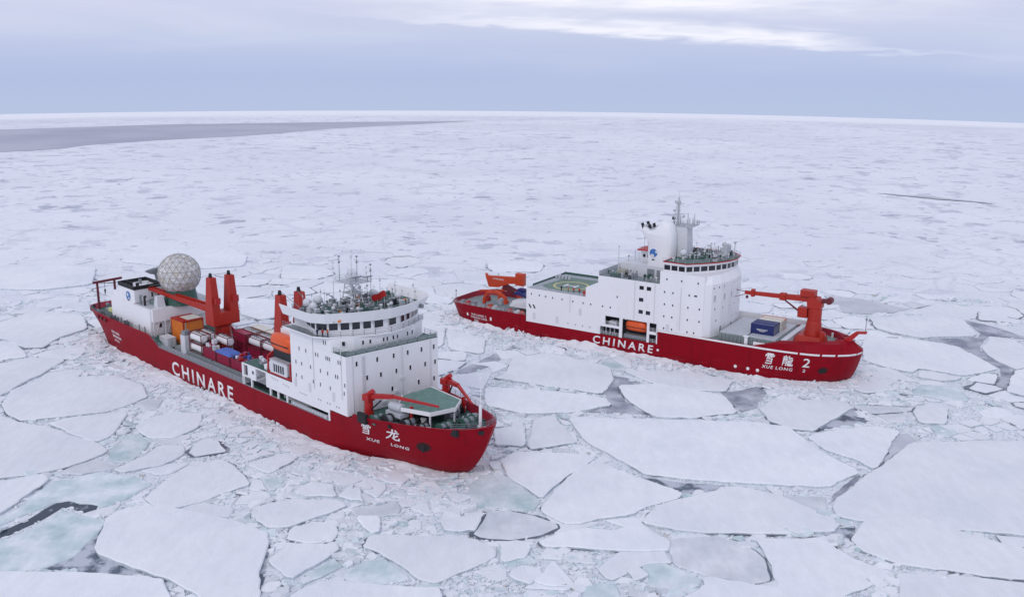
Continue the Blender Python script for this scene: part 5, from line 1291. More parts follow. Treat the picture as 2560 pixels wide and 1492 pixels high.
# ---- fore deck
mb = MB(); mb.prism([(148.2, -6.9), (155.0, -4.5), (156.2, .8), (153.6, 4.6), (143.6, 5.6), (143.6, -1.8)], 12.25, 12.5); mb.build('shelter_roof', mat('scuffed_roof_green', (.11, .215, .18), .6, .35, .7, dirt=((.30, .36, .35), .55, .7)), A)
mb = MB(); P_ = [(143.5, -1.95), (148.1, -7.05), (155.1, -4.65), (156.4, .8), (153.7, 4.75), (143.5, 5.75)]
for a, b in zip(P_, P_[1:]): mb.beam((a[0], a[1], 12.2), (b[0], b[1], 12.2), .18, .8)
mb.build('shelter_fascia', WHITE, A)
for x, y in ((154.8, -4.5), (156.0, .8), (153.4, 4.4), (148.5, -6.6), (144, 5.4)):
    mb = MB(); mb.tube((x, y, 8.8), (x, y, 12.0), .2, n=8); mb.build('pillar', OFFW, A)
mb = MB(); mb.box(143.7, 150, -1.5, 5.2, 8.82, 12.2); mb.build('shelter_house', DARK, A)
def winch(x, y, z, s, m=DECKG):
    w = MB(); w.box(x-1.2*s, x+1.2*s, y-1.5*s, y+1.5*s, z, z+.4*s); w = w.build('anchor_winch', m, A)
    mb = MB(); mb.tube((x, y-1.3*s, z+1.1*s), (x, y+1.3*s, z+1.1*s), .8*s, n=14); mb.build('winch_drum', GREYD, w)
    mb = MB()
    for q in (-1.45, -.1, 1.25): mb.tube((x, y+q*s, z+1.1*s), (x, y+(q+.2)*s, z+1.1*s), 1.1*s, n=14)
    mb.build('winch_flange', m, w)
winch(157.5, -3.2, 8.82, 1.0); winch(158.8, 1.6, 8.82, 1.1); winch(147.0, -8.0, 8.82, 1.1, BLACK); winch(151.0, -6.9, 8.82, 1.0, BLACK); winch(154.2, -5.9, 8.82, .8, BLACK); winch(144.2, -9.2, 8.82, .9, DECKG); winch(153.5, 2.5, 8.82, .9, GREYD)
for x, y in ((161.8, -2.6), (160.2, 3.4), (162.6, 1.2), (156, -6), (144.8, -9.4), (151, -7.8), (163.6, .3), (155.5, 6), (159.5, 5.2), (150, 8.3)):
    mb = MB(); mb.tube((x-.35, y, 8.8), (x-.35, y, 9.9), .28, n=8); mb.tube((x+.45, y, 8.8), (x+.45, y, 9.9), .28, n=8); mb.box(x-.8, x+.9, y-.35, y+.35, 8.8, 8.95); mb.build('bollard', random.choice([DECKG, BLACK, DECKG]), A)
mb = MB(); mb.tube((164.2, 0, 9.2), (164.2, 0, 15.2), .36, .28, n=10); mb.tube((164.2, 0, 15.2), (164.4, 0, 21.2), .09, .05, n=6); mb.box(164.1, 164.5, -.2, .2, 20.4, 20.9); mb.box(164.1, 164.5, -.2, .2, 18, 18.4); mb.build('foremast', WHITE, A)
railing('railing', [(hullA.pt(x, zA(x), -1, -.15)) for x in (161.5, 163.6, 165.3, 166.5)]+[(hullA.pt(x, zA(x), 1, -.15)) for x in (165.3, 163.6, 161.3, 156, 150, 144)], A, m=GREYD, r=.05)
mb = MB(); mb.box(143, 150, -8.4, -7.5, 8.82, 9.7); mb.build('rope_locker', DECKG, A)
mb = MB(); mb.tube((145.6, -6.6, 12.2), (148.8, -6.4, 12.2), .9, n=14); mb.box(145, 149.5, -7.6, -5.4, 10.5, 11.3); mb.build('coiled_hose_reel', GREYL, A)
for k in range(90):
    r_ = random.Random(900+k); x = r_.uniform(142, 164); yy = r_.uniform(-1, 1)*(itp(x, topA)-1.2)
    if x < 156 and yy > -3.0 and yy < 6: continue
    mb = MB(); a_, b_, c_ = r_.uniform(.4, 1.4), r_.uniform(.4, 1.2), r_.uniform(.3, 1.3); mb.box(-a_/2, a_/2, -b_/2, b_/2, 0, c_)
    if r_.random() < .5: mb.tube((0, -b_/2-.2, c_), (0, b_/2+.2, c_), .35, n=8)
    o = mb.build('deck_gear', r_.choice([BLACK, BLACK, DECKG, DARK, GREYD, OFFW, GREYL]), A); o.location = (x, yy, 8.85); o.rotation_euler = (0, 0, r_.random()*3)
def bow_crane(x, y, tip, kn, crutch):
    r_ = MB(); r_.tube((x, y, 8.4), (x, y, 12.3), 1.0, .85, n=12); r_.box(x-.95, x+.95, y-.95, y+.95, 12.3, 13.6); r_ = r_.build('deck_crane', CRED, A, bevel=.06)
    mb = MB(); mb.beam((x, y, 13.2), kn, .9, 1.0, .7, .8); mb.beam(kn, tip, .6, .6, .35, .35); mb.build('crane_boom', CRED, r_)
    mb = MB(); mb.tube((x+.9, y, 10.6), (x+(kn[0]-x)*.5, y+(kn[1]-y)*.5, 12.7), .17, n=8); mb.build('hydraulic_ram', DARK, r_)
    mb = MB(); mb.tube((x+.1, y, 13.6), (x+1.3, y+.1, 14.5), .55, .5, n=10); mb.build('winch_drum', CRED, r_)
    if crutch:
        mb = MB(); mb.beam((crutch[0], crutch[1], 8.9), crutch, .5, .5); mb.build('boom_crutch', CRED, r_)
bow_crane(140.4, -8.2, (155.4, -2.7, 13.4), (146, -6.4, 14.0), (150.6, -5.6, 12.9))
bow_crane(144.0, 9.6, (156.8, 4.9, 12.4), (149.2, 8.2, 13.6), (152.2, 6.9, 12.2))
# ================================================================ cargo on the near ship: each piece a thing of its own
def corrugated(mb, x0, x1, y0, y1, z0, z1, m=0, mr=1):
    """container shell: recessed ribbed sides in a frame of posts and rails"""
    p = .12
    mb.box(x0+p, x1-p, y0+p, y1-p, z0+.1, z1-.08, m)
    for x in (x0, x1-p*1.4):
        for y in (y0, y1-p*1.4): mb.box(x, x+p*1.4, y, y+p*1.4, z0, z1, mr)
    for z in (z0, z1-.16):
        for y in (y0, y1-p): mb.box(x0+p*1.5, x1-p*1.5, y, y+p, z, z+.16, mr)
        for x in (x0, x1-p): mb.box(x, x+p, y0+p*1.5, y1-p*1.5, z, z+.16, mr)
    n = int((x1-x0)/.55)
    for k in range(1, n):
        x = x0+(x1-x0)*k/n
        for y in (y0+.05, y1-.12): mb.box(x-.1, x+.1, y, y+.07, z0+.18, z1-.18, m)
    return mb
def container(sh, x, y, z, mat_, label, L_=6.06, Wd=2.44, H_=2.59, group=None, frame=None, name='shipping_container', logo=False, rz=0):
    e_ = empty(name); put(e_, sh, x, y, z, rz); tag(e_, label, 'container', group)
    corrugated(MB(), -L_/2, L_/2, -Wd/2, Wd/2, 0, H_, 0, 1).build('shell', [mat_, frame or mat_], e_)
    for s_ in (-1, 1):
        mb = MB(); mb.box(L_/2+.0, L_/2+.05, s_*Wd/4-Wd/4+.14, s_*Wd/4+Wd/4-.14, .2, H_-.2)
        mb.build('door', mat_, e_)
        mb = MB()
        for q in (-.25, .25): mb.tube((L_/2+.08, s_*Wd/4+q, .25), (L_/2+.08, s_*Wd/4+q, H_-.25), .03, n=4, caps=False)
        mb.build('locking_bar', GREYL, e_)
    if logo:
        strokes([[(0, .6), (1, .6)], [(.1, .35), (.9, .35)], [(.3, .1), (.7, .1)]], lambda u, v: (u, -Wd/2-.03, v), 'side_marking', OFFW, e_, -1.4, 1.4, .7, 1.7, .14)
    return e_
def tank_container(sh, x, y, z, label, group='tank containers on the near ship'):
    e_ = empty('tank_container'); put(e_, sh, x, y, z); tag(e_, label, 'tank container', group)
    L_, Wd, H_ = 6.0, 2.4, 2.55; mb = MB(); p = .16
    for sx in (-1, 1):
        for sy in (-1, 1): mb.box(sx*(L_/2-p/2)-p/2, sx*(L_/2-p/2)+p/2, sy*(Wd/2-p/2)-p/2, sy*(Wd/2-p/2)+p/2, 0, H_)
    for zz in (0, H_-p):
        for sy in (-1, 1): mb.box(-L_/2+p, L_/2-p, sy*(Wd/2-p/2)-p/2, sy*(Wd/2-p/2)+p/2, zz, zz+p)
        for sx in (-1, 1): mb.box(sx*(L_/2-p/2)-p/2, sx*(L_/2-p/2)+p/2, -Wd/2+p, Wd/2-p, zz, zz+p)
    mb.build('frame', FRAMER, e_)
    mb = MB(); r = 1.08
    ring = [(-2.75, .55), (-2.6, .85), (-2.3, 1.0), (2.3, 1.0), (2.6, .85), (2.75, .55)]
    rows = [mb.pts([(xx, r*f*math.cos(t), 1.3+r*f*math.sin(t)) for t in [2*math.pi*k/18 for k in range(18)]]) for xx, f in ring]
    for a, b in zip(rows, rows[1:]):
        for k in range(18): mb.face([a[k], b[k], b[(k+1)%18], a[(k+1)%18]])
    mb.face(rows[0]); mb.face(rows[-1][::-1]); mb.build('tank', TANKW, e_, smooth=False)
    mb = MB(); mb.tube((0, 0, 2.35), (0, 0, 2.6), .4, n=10); mb.box(-2.4, -.6, -.3, .3, 2.4, 2.46); mb.box(.6, 2.4, -.3, .3, 2.4, 2.46); mb.build('manhole', GREYD, e_)
    return e_
zc = 6.78
for (x, y, k, lab) in ((70.8, -6.9, 0, 'white tank container at the bottom of the front outboard stack beside the red crane'),
        (70.8, -6.9, 1, 'white tank container on top of the outboard stack, nearest the cargo rail'),
        (70.8, -4.3, 1, 'second white tank container from the rail in the upper tier'), (70.8, -4.3, 0, 'tank container hidden below the second upper one from the rail'),
        (77.6, -3.6, 1, 'tank container just inboard of the blue tarpaulin, upper tier'), 
        (84.6, 1.2, 1, 'white tank container on the dark red stack in the middle of the cargo deck'),
        (84.6, 3.9, 1, 'white tank container second from the middle on the dark red stack'),
        (91.0, 4.0, 1, 'tank container at the forward end of the cargo deck beside the forward crane'),
        (78.0, 3.9, 1, 'tank container behind the middle white tank on the dark red stack'),
        (91.0, 1.2, 1, 'tank container touching the forward crane foot')):
    tank_container(SHIP_A, x, y, zc+k*2.62, lab)
for (x, y, k, m_, lab) in ((77.5, -6.9, 0, MAROON, 'crimson container on the rail side right of the white tanks'),
        (84.0, -7.0, 0, MAROON, 'crimson container beside the rail under the blue tarpaulin'),
        (90.4, -7.0, 0, MAROON, 'dark crimson container beside the rail nearest the white boat deck house'),
        (84.6, 1.2, 0, MAROON, 'shaded dark red container in the lower tier of the middle stack'), (78.0, 1.2, 0, MAROON, 'shaded dark red container left of the other one in the middle stack'),
        (78.0, 1.2, 1, MAROON, 'dark red container with pale top rails in the upper tier of the middle stack'),
        (84.6, 3.9, 0, MAROON, 'lower dark red container behind the middle stack'), (91, 1.2, 0, MAROON, 'lower dark red container below the tank by the forward crane'), (91, 4.0, 0, MAROON, 'lower dark red container far side below the forward tank'), (78, 3.9, 0, MAROON, 'lower dark red container at the far aft end of the middle stack'),
        (78.0, 6.6, 0, CREAM, 'cream container on the far side of the cargo deck, lower tier aft'), (78.0, 6.6, 1, CREAM, 'cream container on the far side of the cargo deck, upper tier aft'), (84.6, 6.6, 1, CREAM, 'cream container on the far side of the cargo deck, upper tier middle'), (84.6, 6.6, 0, CREAM, 'cream container on the far side of the cargo deck, lower tier middle'),
        (55.6, -7.6, -.55, OFFW, 'small pale grey container left of the tall orange shed')):
    container(SHIP_A, x, y, zc+k*2.62, m_, lab, L_=6.06 if x > 62 else 4.2, group='containers on the near ship\'s cargo deck', frame=FRAMER if m_ is MAROON else None)
# snow patches on the upper containers
e_ = empty('cargo_shed'); put(e_, SHIP_A, 56.3, -2.2, 5.2); tag(e_, 'tall orange cargo shed with a pale roof beside the red twin post crane', 'cargo shed')
corrugated(MB(), -3.2, 3.2, -2.9, 2.9, 0, 6.7, 0, 1).build('shell', [TARP, CRED], e_); mb = MB(); mb.box(-3.3, 3.3, -3.0, 3.0, 6.72, 6.9); mb.build('roof', CRANE, e_)
mb = MB(); mb.box(-1.5, 2.6, -1.2, 2.6, 6.92, 7.05); mb.build('roof_cover', CREAM, e_)
e_ = empty('deck_locker'); put(e_, SHIP_A, 65.9, -7.7, 5.92); tag(e_, 'pale upright locker with a dark top between the orange shed and the white tanks', 'locker')
mb = MB(); mb.box(-1.1, 1.1, -1.1, 1.1, 0, 4.6); mb.build('body', OFFW, e_); mb = MB(); mb.box(-.9, .9, -.9, .9, 4.62, 5.6); mb.tube((0, 0, 5.6), (0, 0, 7.6), .12, n=6); mb.build('vent_head', GREYD, e_)
def tarp(sh, x, y, z, lx, ly, h, m, lab, seed):
    mb = MB(); n = 12; rows = []
    for j in range(n+1):
        row = []
        for i in range(n+1):
            u, v = i/n*2-1, j/n*2-1; ed = max(abs(u), abs(v))
            zz = h*(1-ed**5)+.25*noise.noise(Vector((u*2+seed, v*2, seed)))*(1-ed)+(.28*noise.noise(Vector((u*5, v*5+seed, 3)))*(1-ed**3))
            row.append((u*lx/2, v*ly/2, max(zz, .0)))
        rows.append(mb.pts(row))
    for j in range(n):
        for i in range(n): mb.face([rows[j][i], rows[j][i+1], rows[j+1][i+1], rows[j+1][i]])
    o = mb.build('tarpaulin', m); put(o, sh, x, y, z); tag(o, lab, 'tarpaulin'); return o
tarp(SHIP_A, 84.0, -6.6, zc+2.62, 6.6, 3.4, .9, TBLUE, 'crumpled blue tarpaulin over cargo on the crimson containers', 2)
def cargo_heap(x, y, z, seed, lab, mats_, n=9, sx=2.4, sy=1.3, name='cargo_bundle'):
    r = random.Random(seed); root = None
    e_ = empty(name); put(e_, SHIP_A, x, y, z); tag(e_, lab, 'cargo bundle')
    for k in range(n):
        a, b, c = r.uniform(.4, 1.3), r.uniform(.4, 1.1), r.uniform(.4, 1.2); px, py = r.uniform(-sx, sx), r.uniform(-sy, sy)
        mb = MB(); mb.box(-a/2, a/2, -b/2, b/2, 0, c); o = mb.build('crate', r.choice(mats_), e_, bevel=.04); o.location = (px, py, 0 if k < n*.7 else .9); o.rotation_euler = (0, 0, r.uniform(-.4, .4))
cargo_heap(77.4, -6.7, zc+2.62, 1, 'mixed pale crates on the crimson container beside the white tanks', [OFFW, CREAM, GREYL, MAROON])
cargo_heap(90.4, -6.8, zc+2.62, 4, 'blue and crimson crates piled on the container nearest the boat deck house', [TBLUE, MAROON, CRED, BLUE, OFFW])
cargo_heap(84.2, -3.2, zc, 6, 'dark crates and a red box in the well behind the blue tarpaulin', [MAROON, CRED, GREYD, TBLUE, BLUE], 12, 3, 1.2)
cargo_heap(91.2, -3.2, zc, 8, 'heap of red and brown crates inboard of the forward crimson container', [MAROON, CRED, GREYL, TBLUE, CREAM], 12, 2.6, 1.2)
cargo_heap(104.2, -9.3, 11.37, 3, 'white boxes and rafts lashed on the roof of the boat deck house', [OFFW, WHITE, GREYL, OFFW, GREYD], 12, 2.9, 1.0)
cargo_heap(97.8, -6.5, 6.8, 9, 'dark blue crates behind the forward crimson container', [BLUE, GREYD, MAROON, DARK], 8, 1.2, 1.3)
# ---- boats on the near ship
def lifeboat(sh, x, y, z, L_, Wd, H_, m, name, lab, cat='lifeboat', rails=True, win=0, rz=0, keelm=None):
    e_ = empty(name); put(e_, sh, x, y, z, rz); tag(e_, lab, cat)
    mb = MB(); rows = []; n = 10
    st = [(-1, .05, .45), (-.93, .55, .2), (-.75, .85, .06), (-.4, 1, 0), (0, 1, 0), (.4, 1, 0), (.75, .86, .05), (.92, .55, .2), (1, .05, .45)]
    for t, w, k in st:
        P_ = []
        for q in range(n+1):
            a = math.pi*q/n; P_.append((t*L_/2, -math.cos(a)*Wd/2*w, H_*.45-math.sin(a)*H_*.45*(1-k)))
        rows.append(mb.pts(P_))
    for a, b in zip(rows, rows[1:]):
        for k in range(n): mb.face([a[k], a[k+1], b[k+1], b[k]])
    mb.build('hull', keelm or m, e_, smooth=True)
    mb = MB(); rows = []
    for t, w, k in st:
        P_ = []
        for q in range(n+1):
            a = math.pi*q/n; cx_ = math.cos(a); P_.append((t*L_/2, -(abs(cx_)**.6*(1 if cx_ > 0 else -1))*Wd/2*w, H_*.45+math.sin(a)**.7*H_*.55*(1-k*1.3)*(1 if abs(t) < .8 else .75)))
        rows.append(mb.pts(P_))
    for a, b in zip(rows, rows[1:]):
        for k in range(n): mb.face([a[k], b[k], b[k+1], a[k+1]])
    mb.build('canopy', m, e_, smooth=True)
    mb = MB()
    for s_ in (-1, 1): mb.box(-L_*.46, L_*.46, s_*Wd*.5-.05, s_*Wd*.5+.05, H_*.42, H_*.48)
    mb.build('rubbing_strake', BLACK, e_)
    for k in range(win):
        mb = MB(); xx = -L_*.26+k*L_*.13; mb.box(xx-.3, xx+.3, -Wd/2-.06, -Wd/2+.1, H_*.50, H_*.82); mb.build('window', GLASS, e_)
    return e_
lifeboat(SHIP_A, 113.2, -9.9, 16.9, 8.2, 2.9, 3.9, ORANGE, 'lifeboat', 'orange covered lifeboat high in its davits beside the near ship\'s bridge block')
e_ = empty('work_boat'); put(e_, SHIP_A, 112.6, -10.2, 11.45); tag(e_, 'white enclosed work boat with a row of side windows in a red frame', 'boat')
mb = MB(); mb.prismy([(-3.6, .9), (-3.0, 0), (3.0, 0), (3.4, .6), (3.4, 3.2), (-3.1, 3.2), (-3.6, 2.4)], -1.0, 1.0); mb.build('hull', OFFW, e_, bevel=.2)
for k in range(5):
    mb = MB(); mb.box(-1.7+k*.85, -1.2+k*.85, -1.05, -.98, .8, 2.5); mb.build('window', GLASS, e_)
mb = MB(); mb.box(-3.2, 3.5, -1.1, 1.1, 3.22, 3.4); mb.build('roof', GREYL, e_)
# ================================================================ THE FAR SHIP
B = empty('research_icebreaker', *trans(SHIP_B))
tag(B, 'farther red hulled research icebreaker with tall white superstructure, helideck aft and red bow crane', 'ship')
topB = [(0,4),(.4,7.5),(1.4,9.4),(4,10.7),(9,11.15),(101,11.15),(105,10.9),(109,10.35),(112,9.7),(114.5,8.8),(117.8,6.9),(120.4,4.7),(121.8,2.7),(122.5,.001)]
wlxB = [(0,1),(4,5),(12,12),(20,20),(101,99.5),(105,103.2),(109,107),(112,109.6),(114.5,111.7),(117.8,114.4),(120.4,116.6),(121.8,118),(122.5,119)]
wlhB = [(0,3),(1.4,6),(4,8),(12,10),(20,11.1),(101,11.1),(105,10.3),(109,9.2),(112,8.2),(114.5,7.1),(117.8,5.3),(120.4,3.4),(121.8,1.8),(122.5,.001)]
def zB(x):
    if x < 29.6: return 5.85
    if x < 71.35: return 4.2
    if x < 97.5: return 8.2
    return itp(x, [(97.5, 8.2), (104.5, 9.9), (110, 10.2), (122.5, 10.4)])
hullB = Hull(topB, wlxB, wlhB, zB, 8.2, 1.15); hullB.x_t = 104; hullB.bow = 101
def deckB(x): return 4.3 if x < 29.6 else (4.1 if x < 71.35 else 7.9 if x < 104 else 8.9)
xsB = [0, .15, .4, .8, 1.4, 2.5, 4, 6.5, 9, 14, 20, 25, 29.55, 29.65]+[30+k*4.1 for k in range(1, 10)]+[71.3, 71.4]+[75+k*3.7 for k in range(6)]+[97.5, 99.5, 101, 103, 104.5, 106, 107.5, 109, 110.5, 112, 113.2, 114.5, 115.6, 116.7, 117.8, 118.8, 119.6, 120.4, 121.1, 121.8, 122.2, 122.5]
hB, dk = hullB.build('hull', xsB, [-2.5, -.8, .25, .8, 1.7, 3, 4.19, 6, 7.9, 8.2, 9], [RED, REDIN], B, deckB, rim=lambda x: .3 if x < 98 else .3+1.5*min(1, (x-98)/7))
dk.build('deck', DECKY, B)
fB = lambda off: (lambda x, z: hullB.pt(x, z, -1, off))
lay_text('CHINARE', fB(.06), 'hull_lettering', LETTER, B, 52.3, 70.9, 1.35, 3.6, bold=.02, spacing=1.4)
mb = MB(); mb.tube((71.7, -11.2, 2.6), (71.7, -11.24, 2.6), .35, n=10); mb.build('hull_mark', LETTER, B)
strokes(XUE, fB(.1), 'hull_lettering', LETTER, B, 101.6, 104.0, 4.2, 7.0, .12); strokes(LONG_T, fB(.1), 'hull_lettering', LETTER, B, 106.0, 108.6, 4.2, 7.0, .10)
lay_text('2', fB(.08), 'hull_lettering', LETTER, B, 110.9, 112.6, 4.4, 6.8, bold=.01)
lay_text('XUE LONG', fB(.08), 'hull_lettering', LETTER, B, 101.4, 108.9, 2.9, 3.75, bold=.02, spacing=1.2); lay_text('2', fB(.08), 'hull_lettering', LETTER, B, 111.3, 112.0, 3.0, 3.8, bold=.01)
lay_text('XUE LONG 2', fB(.06), 'stern_lettering', LETTER, B, 9.3, 15.5, 2.75, 3.45); lay_text('SHANGHAI CHINA', fB(.06), 'stern_lettering', LETTER, B, 9.0, 15.8, 1.9, 2.5); lay_text('IMO', fB(.06), 'stern_lettering', LETTER, B, 10.4, 12.4, 1.1, 1.6)
for x in (7.6, 17.2): 
    mb = MB(); c = hullB.pt(x, 2.9, -1, .0); mb.box(c[0]-.28, c[0]+.28, c[1]-.05, c[1]+.1, 2.3, 3.3); mb.build('hull_mark', LETTER, B)
for x in (94.6, 98.0, 100.6):
    mb = MB(); c = hullB.pt(x, 2.0, -1, .0); mb.tube((c[0], c[1]+.1, 2.0), (c[0], c[1]-.05, 2.0), .42, n=12); mb.build('thruster_mark', LETTER, B)
# white rubbing band with gaps, following the hull
def band(x0, x1):
    mb = MB(); n = max(8, int((x1-x0)/1.2)); A_ = []
    for k in range(n+1):
        x = x0+(x1-x0)*k/n; a = hullB.pt(x, 8.18, -1, .16); b = hullB.pt(x, 7.72, -1, .16); c = hullB.pt(x, 8.18, -1, -.1); A_.append(mb.pts([c, a, b]))
    for p, q in zip(A_, A_[1:]):
        mb.face([p[0], p[1], q[1], q[0]]); mb.face([p[1], p[2], q[2], q[1]])
    mb.build('rubbing_band', LETTER, B)
for a_, b_ in ((71.5, 109.2), (109.7, 114.3), (114.8, 117.6), (118.1, 122.45)): band(a_, b_)
hull_patch(hullB, 115.9, 3.7, 1.15, .95, .05, 16).build('anchor_pocket', STAIN, B); hull_patch(hullB, 115.9, 3.6, .6, .5, .12, 8).build('anchor', BLACK, B)
# superstructure, starboard face with open bays
mb = MB()
mb.prismy([(29.8, 4.22), (53.6, 4.22), (53.6, 9.95), (71.35, 9.95), (71.35, 8.22), (84, 8.22), (84, 24.3), (71.4, 24.3), (71.4, 20.8), (53, 20.8), (53, 16.9), (49.2, 16.9), (49.2, 14.2), (29.8, 14.2)], -11.15, 11.15)
mb.prism([(84.02, -11.1), (85.6, -9.8), (86.9, -6.5), (87.6, -2.5), (87.7, 2), (87.3, 6), (86.4, 9.2), (84.02, 11.1)], 8.0, 22.2, top=[(84.02, -11.1), (85.6, -9.8), (86.9, -6.5), (87.6, -2.5), (87.7, 2), (87.3, 6), (86.4, 9.2), (84.02, 11.1)])
mb.prism([(84.02, -11.1), (85.6, -9.8), (86.9, -6.5), (87.6, -2.5), (87.7, 2), (87.3, 6), (86.4, 9.2), (84.02, 11.1)], 22.2, 24.28, top=[(84.02, -9.9), (84.9, -8.6), (85.9, -5.9), (86.5, -2.3), (86.6, 2), (86.2, 5.6), (85.5, 8.6), (84.02, 10.6)])
mb.box(53.62, 71.33, -7.5, 11.13, 4.22, 9.93)
# panels left standing between the bays
def solid(x0, x1, z0, z1): mb.box(x0, x1, -11.15, -10.85, z0, z1)
solid(53.62, 55.5, 6.6, 9.93); solid(55.5, 59.9, 9.75, 9.93); solid(55.5, 59.9, 6.6, 7.3); solid(59.9, 60.8, 4.22, 9.93); solid(53.62, 54.0, 4.22, 6.6)
solid(60.8, 68.2, 9.7, 9.93); solid(68.2, 68.9, 4.22, 9.93); solid(68.9, 71.33, 9.75, 9.93); solid(68.9, 71.33, 6.6, 7.4); solid(71.0, 71.33, 4.22, 9.75)
mb.build('superstructure', WHITE, B)
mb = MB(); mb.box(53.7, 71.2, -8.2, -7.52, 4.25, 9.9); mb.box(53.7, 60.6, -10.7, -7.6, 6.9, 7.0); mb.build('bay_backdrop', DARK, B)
for (x0, x1, z) in ((55.6, 59.8, 7.3), (68.9, 71.0, 7.4), (54.2, 59.8, 4.3), (68.9, 71.0, 4.3)):
    railing('railing', [(x0, -11.0, z), (x1, -11.0, z)], B, h=1.0, step=.9, m=OFFW, r=.05)
mb = MB()
for x in (54.9, 56.2, 57.5): mb.box(x, x+.25, -9.5, -9.2, 4.3, 6.6)
mb.box(56.4, 58.6, -10.2, -8.6, 7.1, 8.2); mb.build('deck_gear', OFFW, B)
lifeboat(SHIP_B, 64.6, -9.6, 6.35, 6.6, 2.7, 3.0, ORANGE, 'lifeboat', 'orange lifeboat hung in the open side bay of the far ship')
mb = MB(); mb.beam((61.4, -10.4, 9.5), (61.4, -8.2, 9.5), .35, .4); mb.beam((67.8, -10.4, 9.5), (67.8, -8.2, 9.5), .35, .4); mb.tube((61.7, -9.6, 9.4), (61.9, -9.6, 8.6), .08, n=5); mb.tube((67.5, -9.6, 9.4), (67.3, -9.6, 8.6), .08, n=5); mb.build('davit', OFFW, B)
mb = MB(); mb.box(61, 68, -10.4, -8.3, 4.3, 5.3); mb.build('winch_bench', GREYD, B)
# round and square lights of the side
for z, xs_ in ((18.9, (72.9, 75.3, 79.9)), (15.55, (59.0, 73, 75.4, 79.7, 82.9)), (12.25, (73, 75.3, 79.7, 83)), (8.95, (73.1, 75.4, 79.8, 81.7)), (22.4, (73.4, 77.6, 82.2))):
    for x in xs_: window(B, x, -11.15, z, 0, -1, .38, .55, PORT)
for x, z in ((31.5, 12.6), (34.2, 12.5), (36.3, 12.45), (38.6, 12.4), (41.7, 12.4), (45.2, 12.3), (48.5, 12.3), (50.9, 12.3), (54.6, 12.3), (57.0, 12.3)): window(B, x, -11.15, z, 0, -1, .38, .5, PORT)
for x in (46.2, 48.5, 50.8, 43.8): window(B, x, -11.15, 5.7, 0, -1, .3, .3, PORT)
for x, z in ((66.2, 19.1), (68.35, 19.1), (66.2, 15.8), (66.2, 12.45), (68.35, 12.4)): window(B, x, -11.15, z, 0, -1, 1.3, 1.05)
window(B, 81.7, -11.15, 18.95, 0, -1, .8, .45); 
for x in (30.5, 31.9): 
    mb = MB(); mb.prismy([(x, 9.5), (x+.5, 9.5), (x+1.1, 8.4), (x+.6, 8.4)], -11.2, -11.1); mb.build('louvre', DARK, B)
fr = [(85.6, -9.8), (86.9, -6.5), (87.6, -2.5), (87.7, 2), (87.3, 6), (86.4, 9.2), (84.02, 11.1)]
def fpt(y):
    for (a, b), (c, d) in zip(fr, fr[1:]):
        if b <= y <= d:
            t = (y-b)/(d-b); L_ = math.hypot(c-a, d-b); return a+(c-a)*t, (d-b)/L_, -(c-a)/L_
    return 84.9, .76, -.65
for y in (-8.8, -5.0, -1.2, 3.4, 8.0):
    x, nx_, ny_ = fpt(y); window(B, x, y, 18.4, nx_, ny_, .9, 1.7, GREYL)
for y, z in ((-8.6, 15.6), (-5.6, 15.6), (-2.2, 15.5), (1.0, 15.5), (5, 15.4), (-8, 12.4), (0, 12.3), (3.6, 12.2), (-9.2, 21.2), (-7.4, 21.3), (-5.4, 21.3), (.2, 21.4), (2.4, 21.4), (5.4, 21.4)):
    x, nx_, ny_ = fpt(y); window(B, x, y, z, nx_, ny_, .36, .5, PORT)
for y in (-6.2, -.4):
    x, nx_, ny_ = fpt(y); window(B, x, y, 9.8, nx_, ny_, .8, 1.8, GREYD)
# decks and helideck
mb = MB(); mb.box(30, 52.9, -11.0, 11.0, 14.23, 14.26); mb.build('helideck', mat('helideck_grey', (.34, .37, .40), .6, .15, .4), B)
mb = MB(); mb.prism([(32.0, -6.2), (33.2, 7.4), (44.8, 7.6), (49.0, 1.6), (48.4, -6.6), (43.8, -9.4), (36.2, -9.4)], 14.265, 14.29); hd = mb.build('landing_area', mat('faded_landing_green', (.13, .20, .16), .6, .3, .5, dirt=((.30, .33, .32), .55, .7)), B)
def ring_mesh(cx, cy, r0, r1, z0, z1, n=40):
    mb = MB(); a = []; 
    for k in range(n):
        t = 2*math.pi*k/n; a.append(mb.pts([(cx+r*math.cos(t), cy+r*math.sin(t), z) for r, z in ((r0, z0), (r1, z0), (r1, z1), (r0, z1))]))
    for k in range(n):
        p, q = a[k], a[(k+1)%n]
        for j in range(4): mb.face([p[j], q[j], q[(j+1)%4], p[(j+1)%4]])
    return mb
ring_mesh(39.6, -2.3, 4.6, 5.3, 14.292, 14.32).build('landing_circle', YEL, hd)
mb = MB(); mb.box(38.2, 41.0, -2.55, -2.05, 14.292, 14.32); mb.box(37.6, 38.2, -3.7, -.9, 14.292, 14.32); mb.box(41.0, 41.6, -3.7, -.9, 14.292, 14.32); mb.build('landing_letter', LETTER, hd)
mb = MB(); mb.beam((30, 10.6, 14.6), (49, 10.9, 14.6), .1, .7); mb.beam((30, -8, 14.5), (30, 10.6, 14.5), .1, .5); mb.beam((49.1, 10.9, 15.2), (52.8, 10.9, 15.2), .15, 1.8); mb.build('safety_net', DECKG, B)
railing('railing', [(30, -11.05, 14.26), (49.1, -11.05, 14.26)], B, h=.6, m=GREYL, r=.04)
mb = MB(); mb.box(48.0, 48.9, -10.6, -9.8, 14.3, 15.5); mb.build('fire_locker', CRED, B)
mb = MB()
for k in range(5): mb.box(30.4+k*1.1, 31.1+k*1.1, 4.2, 5.2, 14.3, 15.1+.3*(k % 2))
mb.build('deck_gear', GREYL, B)
mb = MB(); mb.box(53.1, 71.3, -11.0, 11.0, 20.82, 20.86); mb.build('upper_deck', DECKY, B)
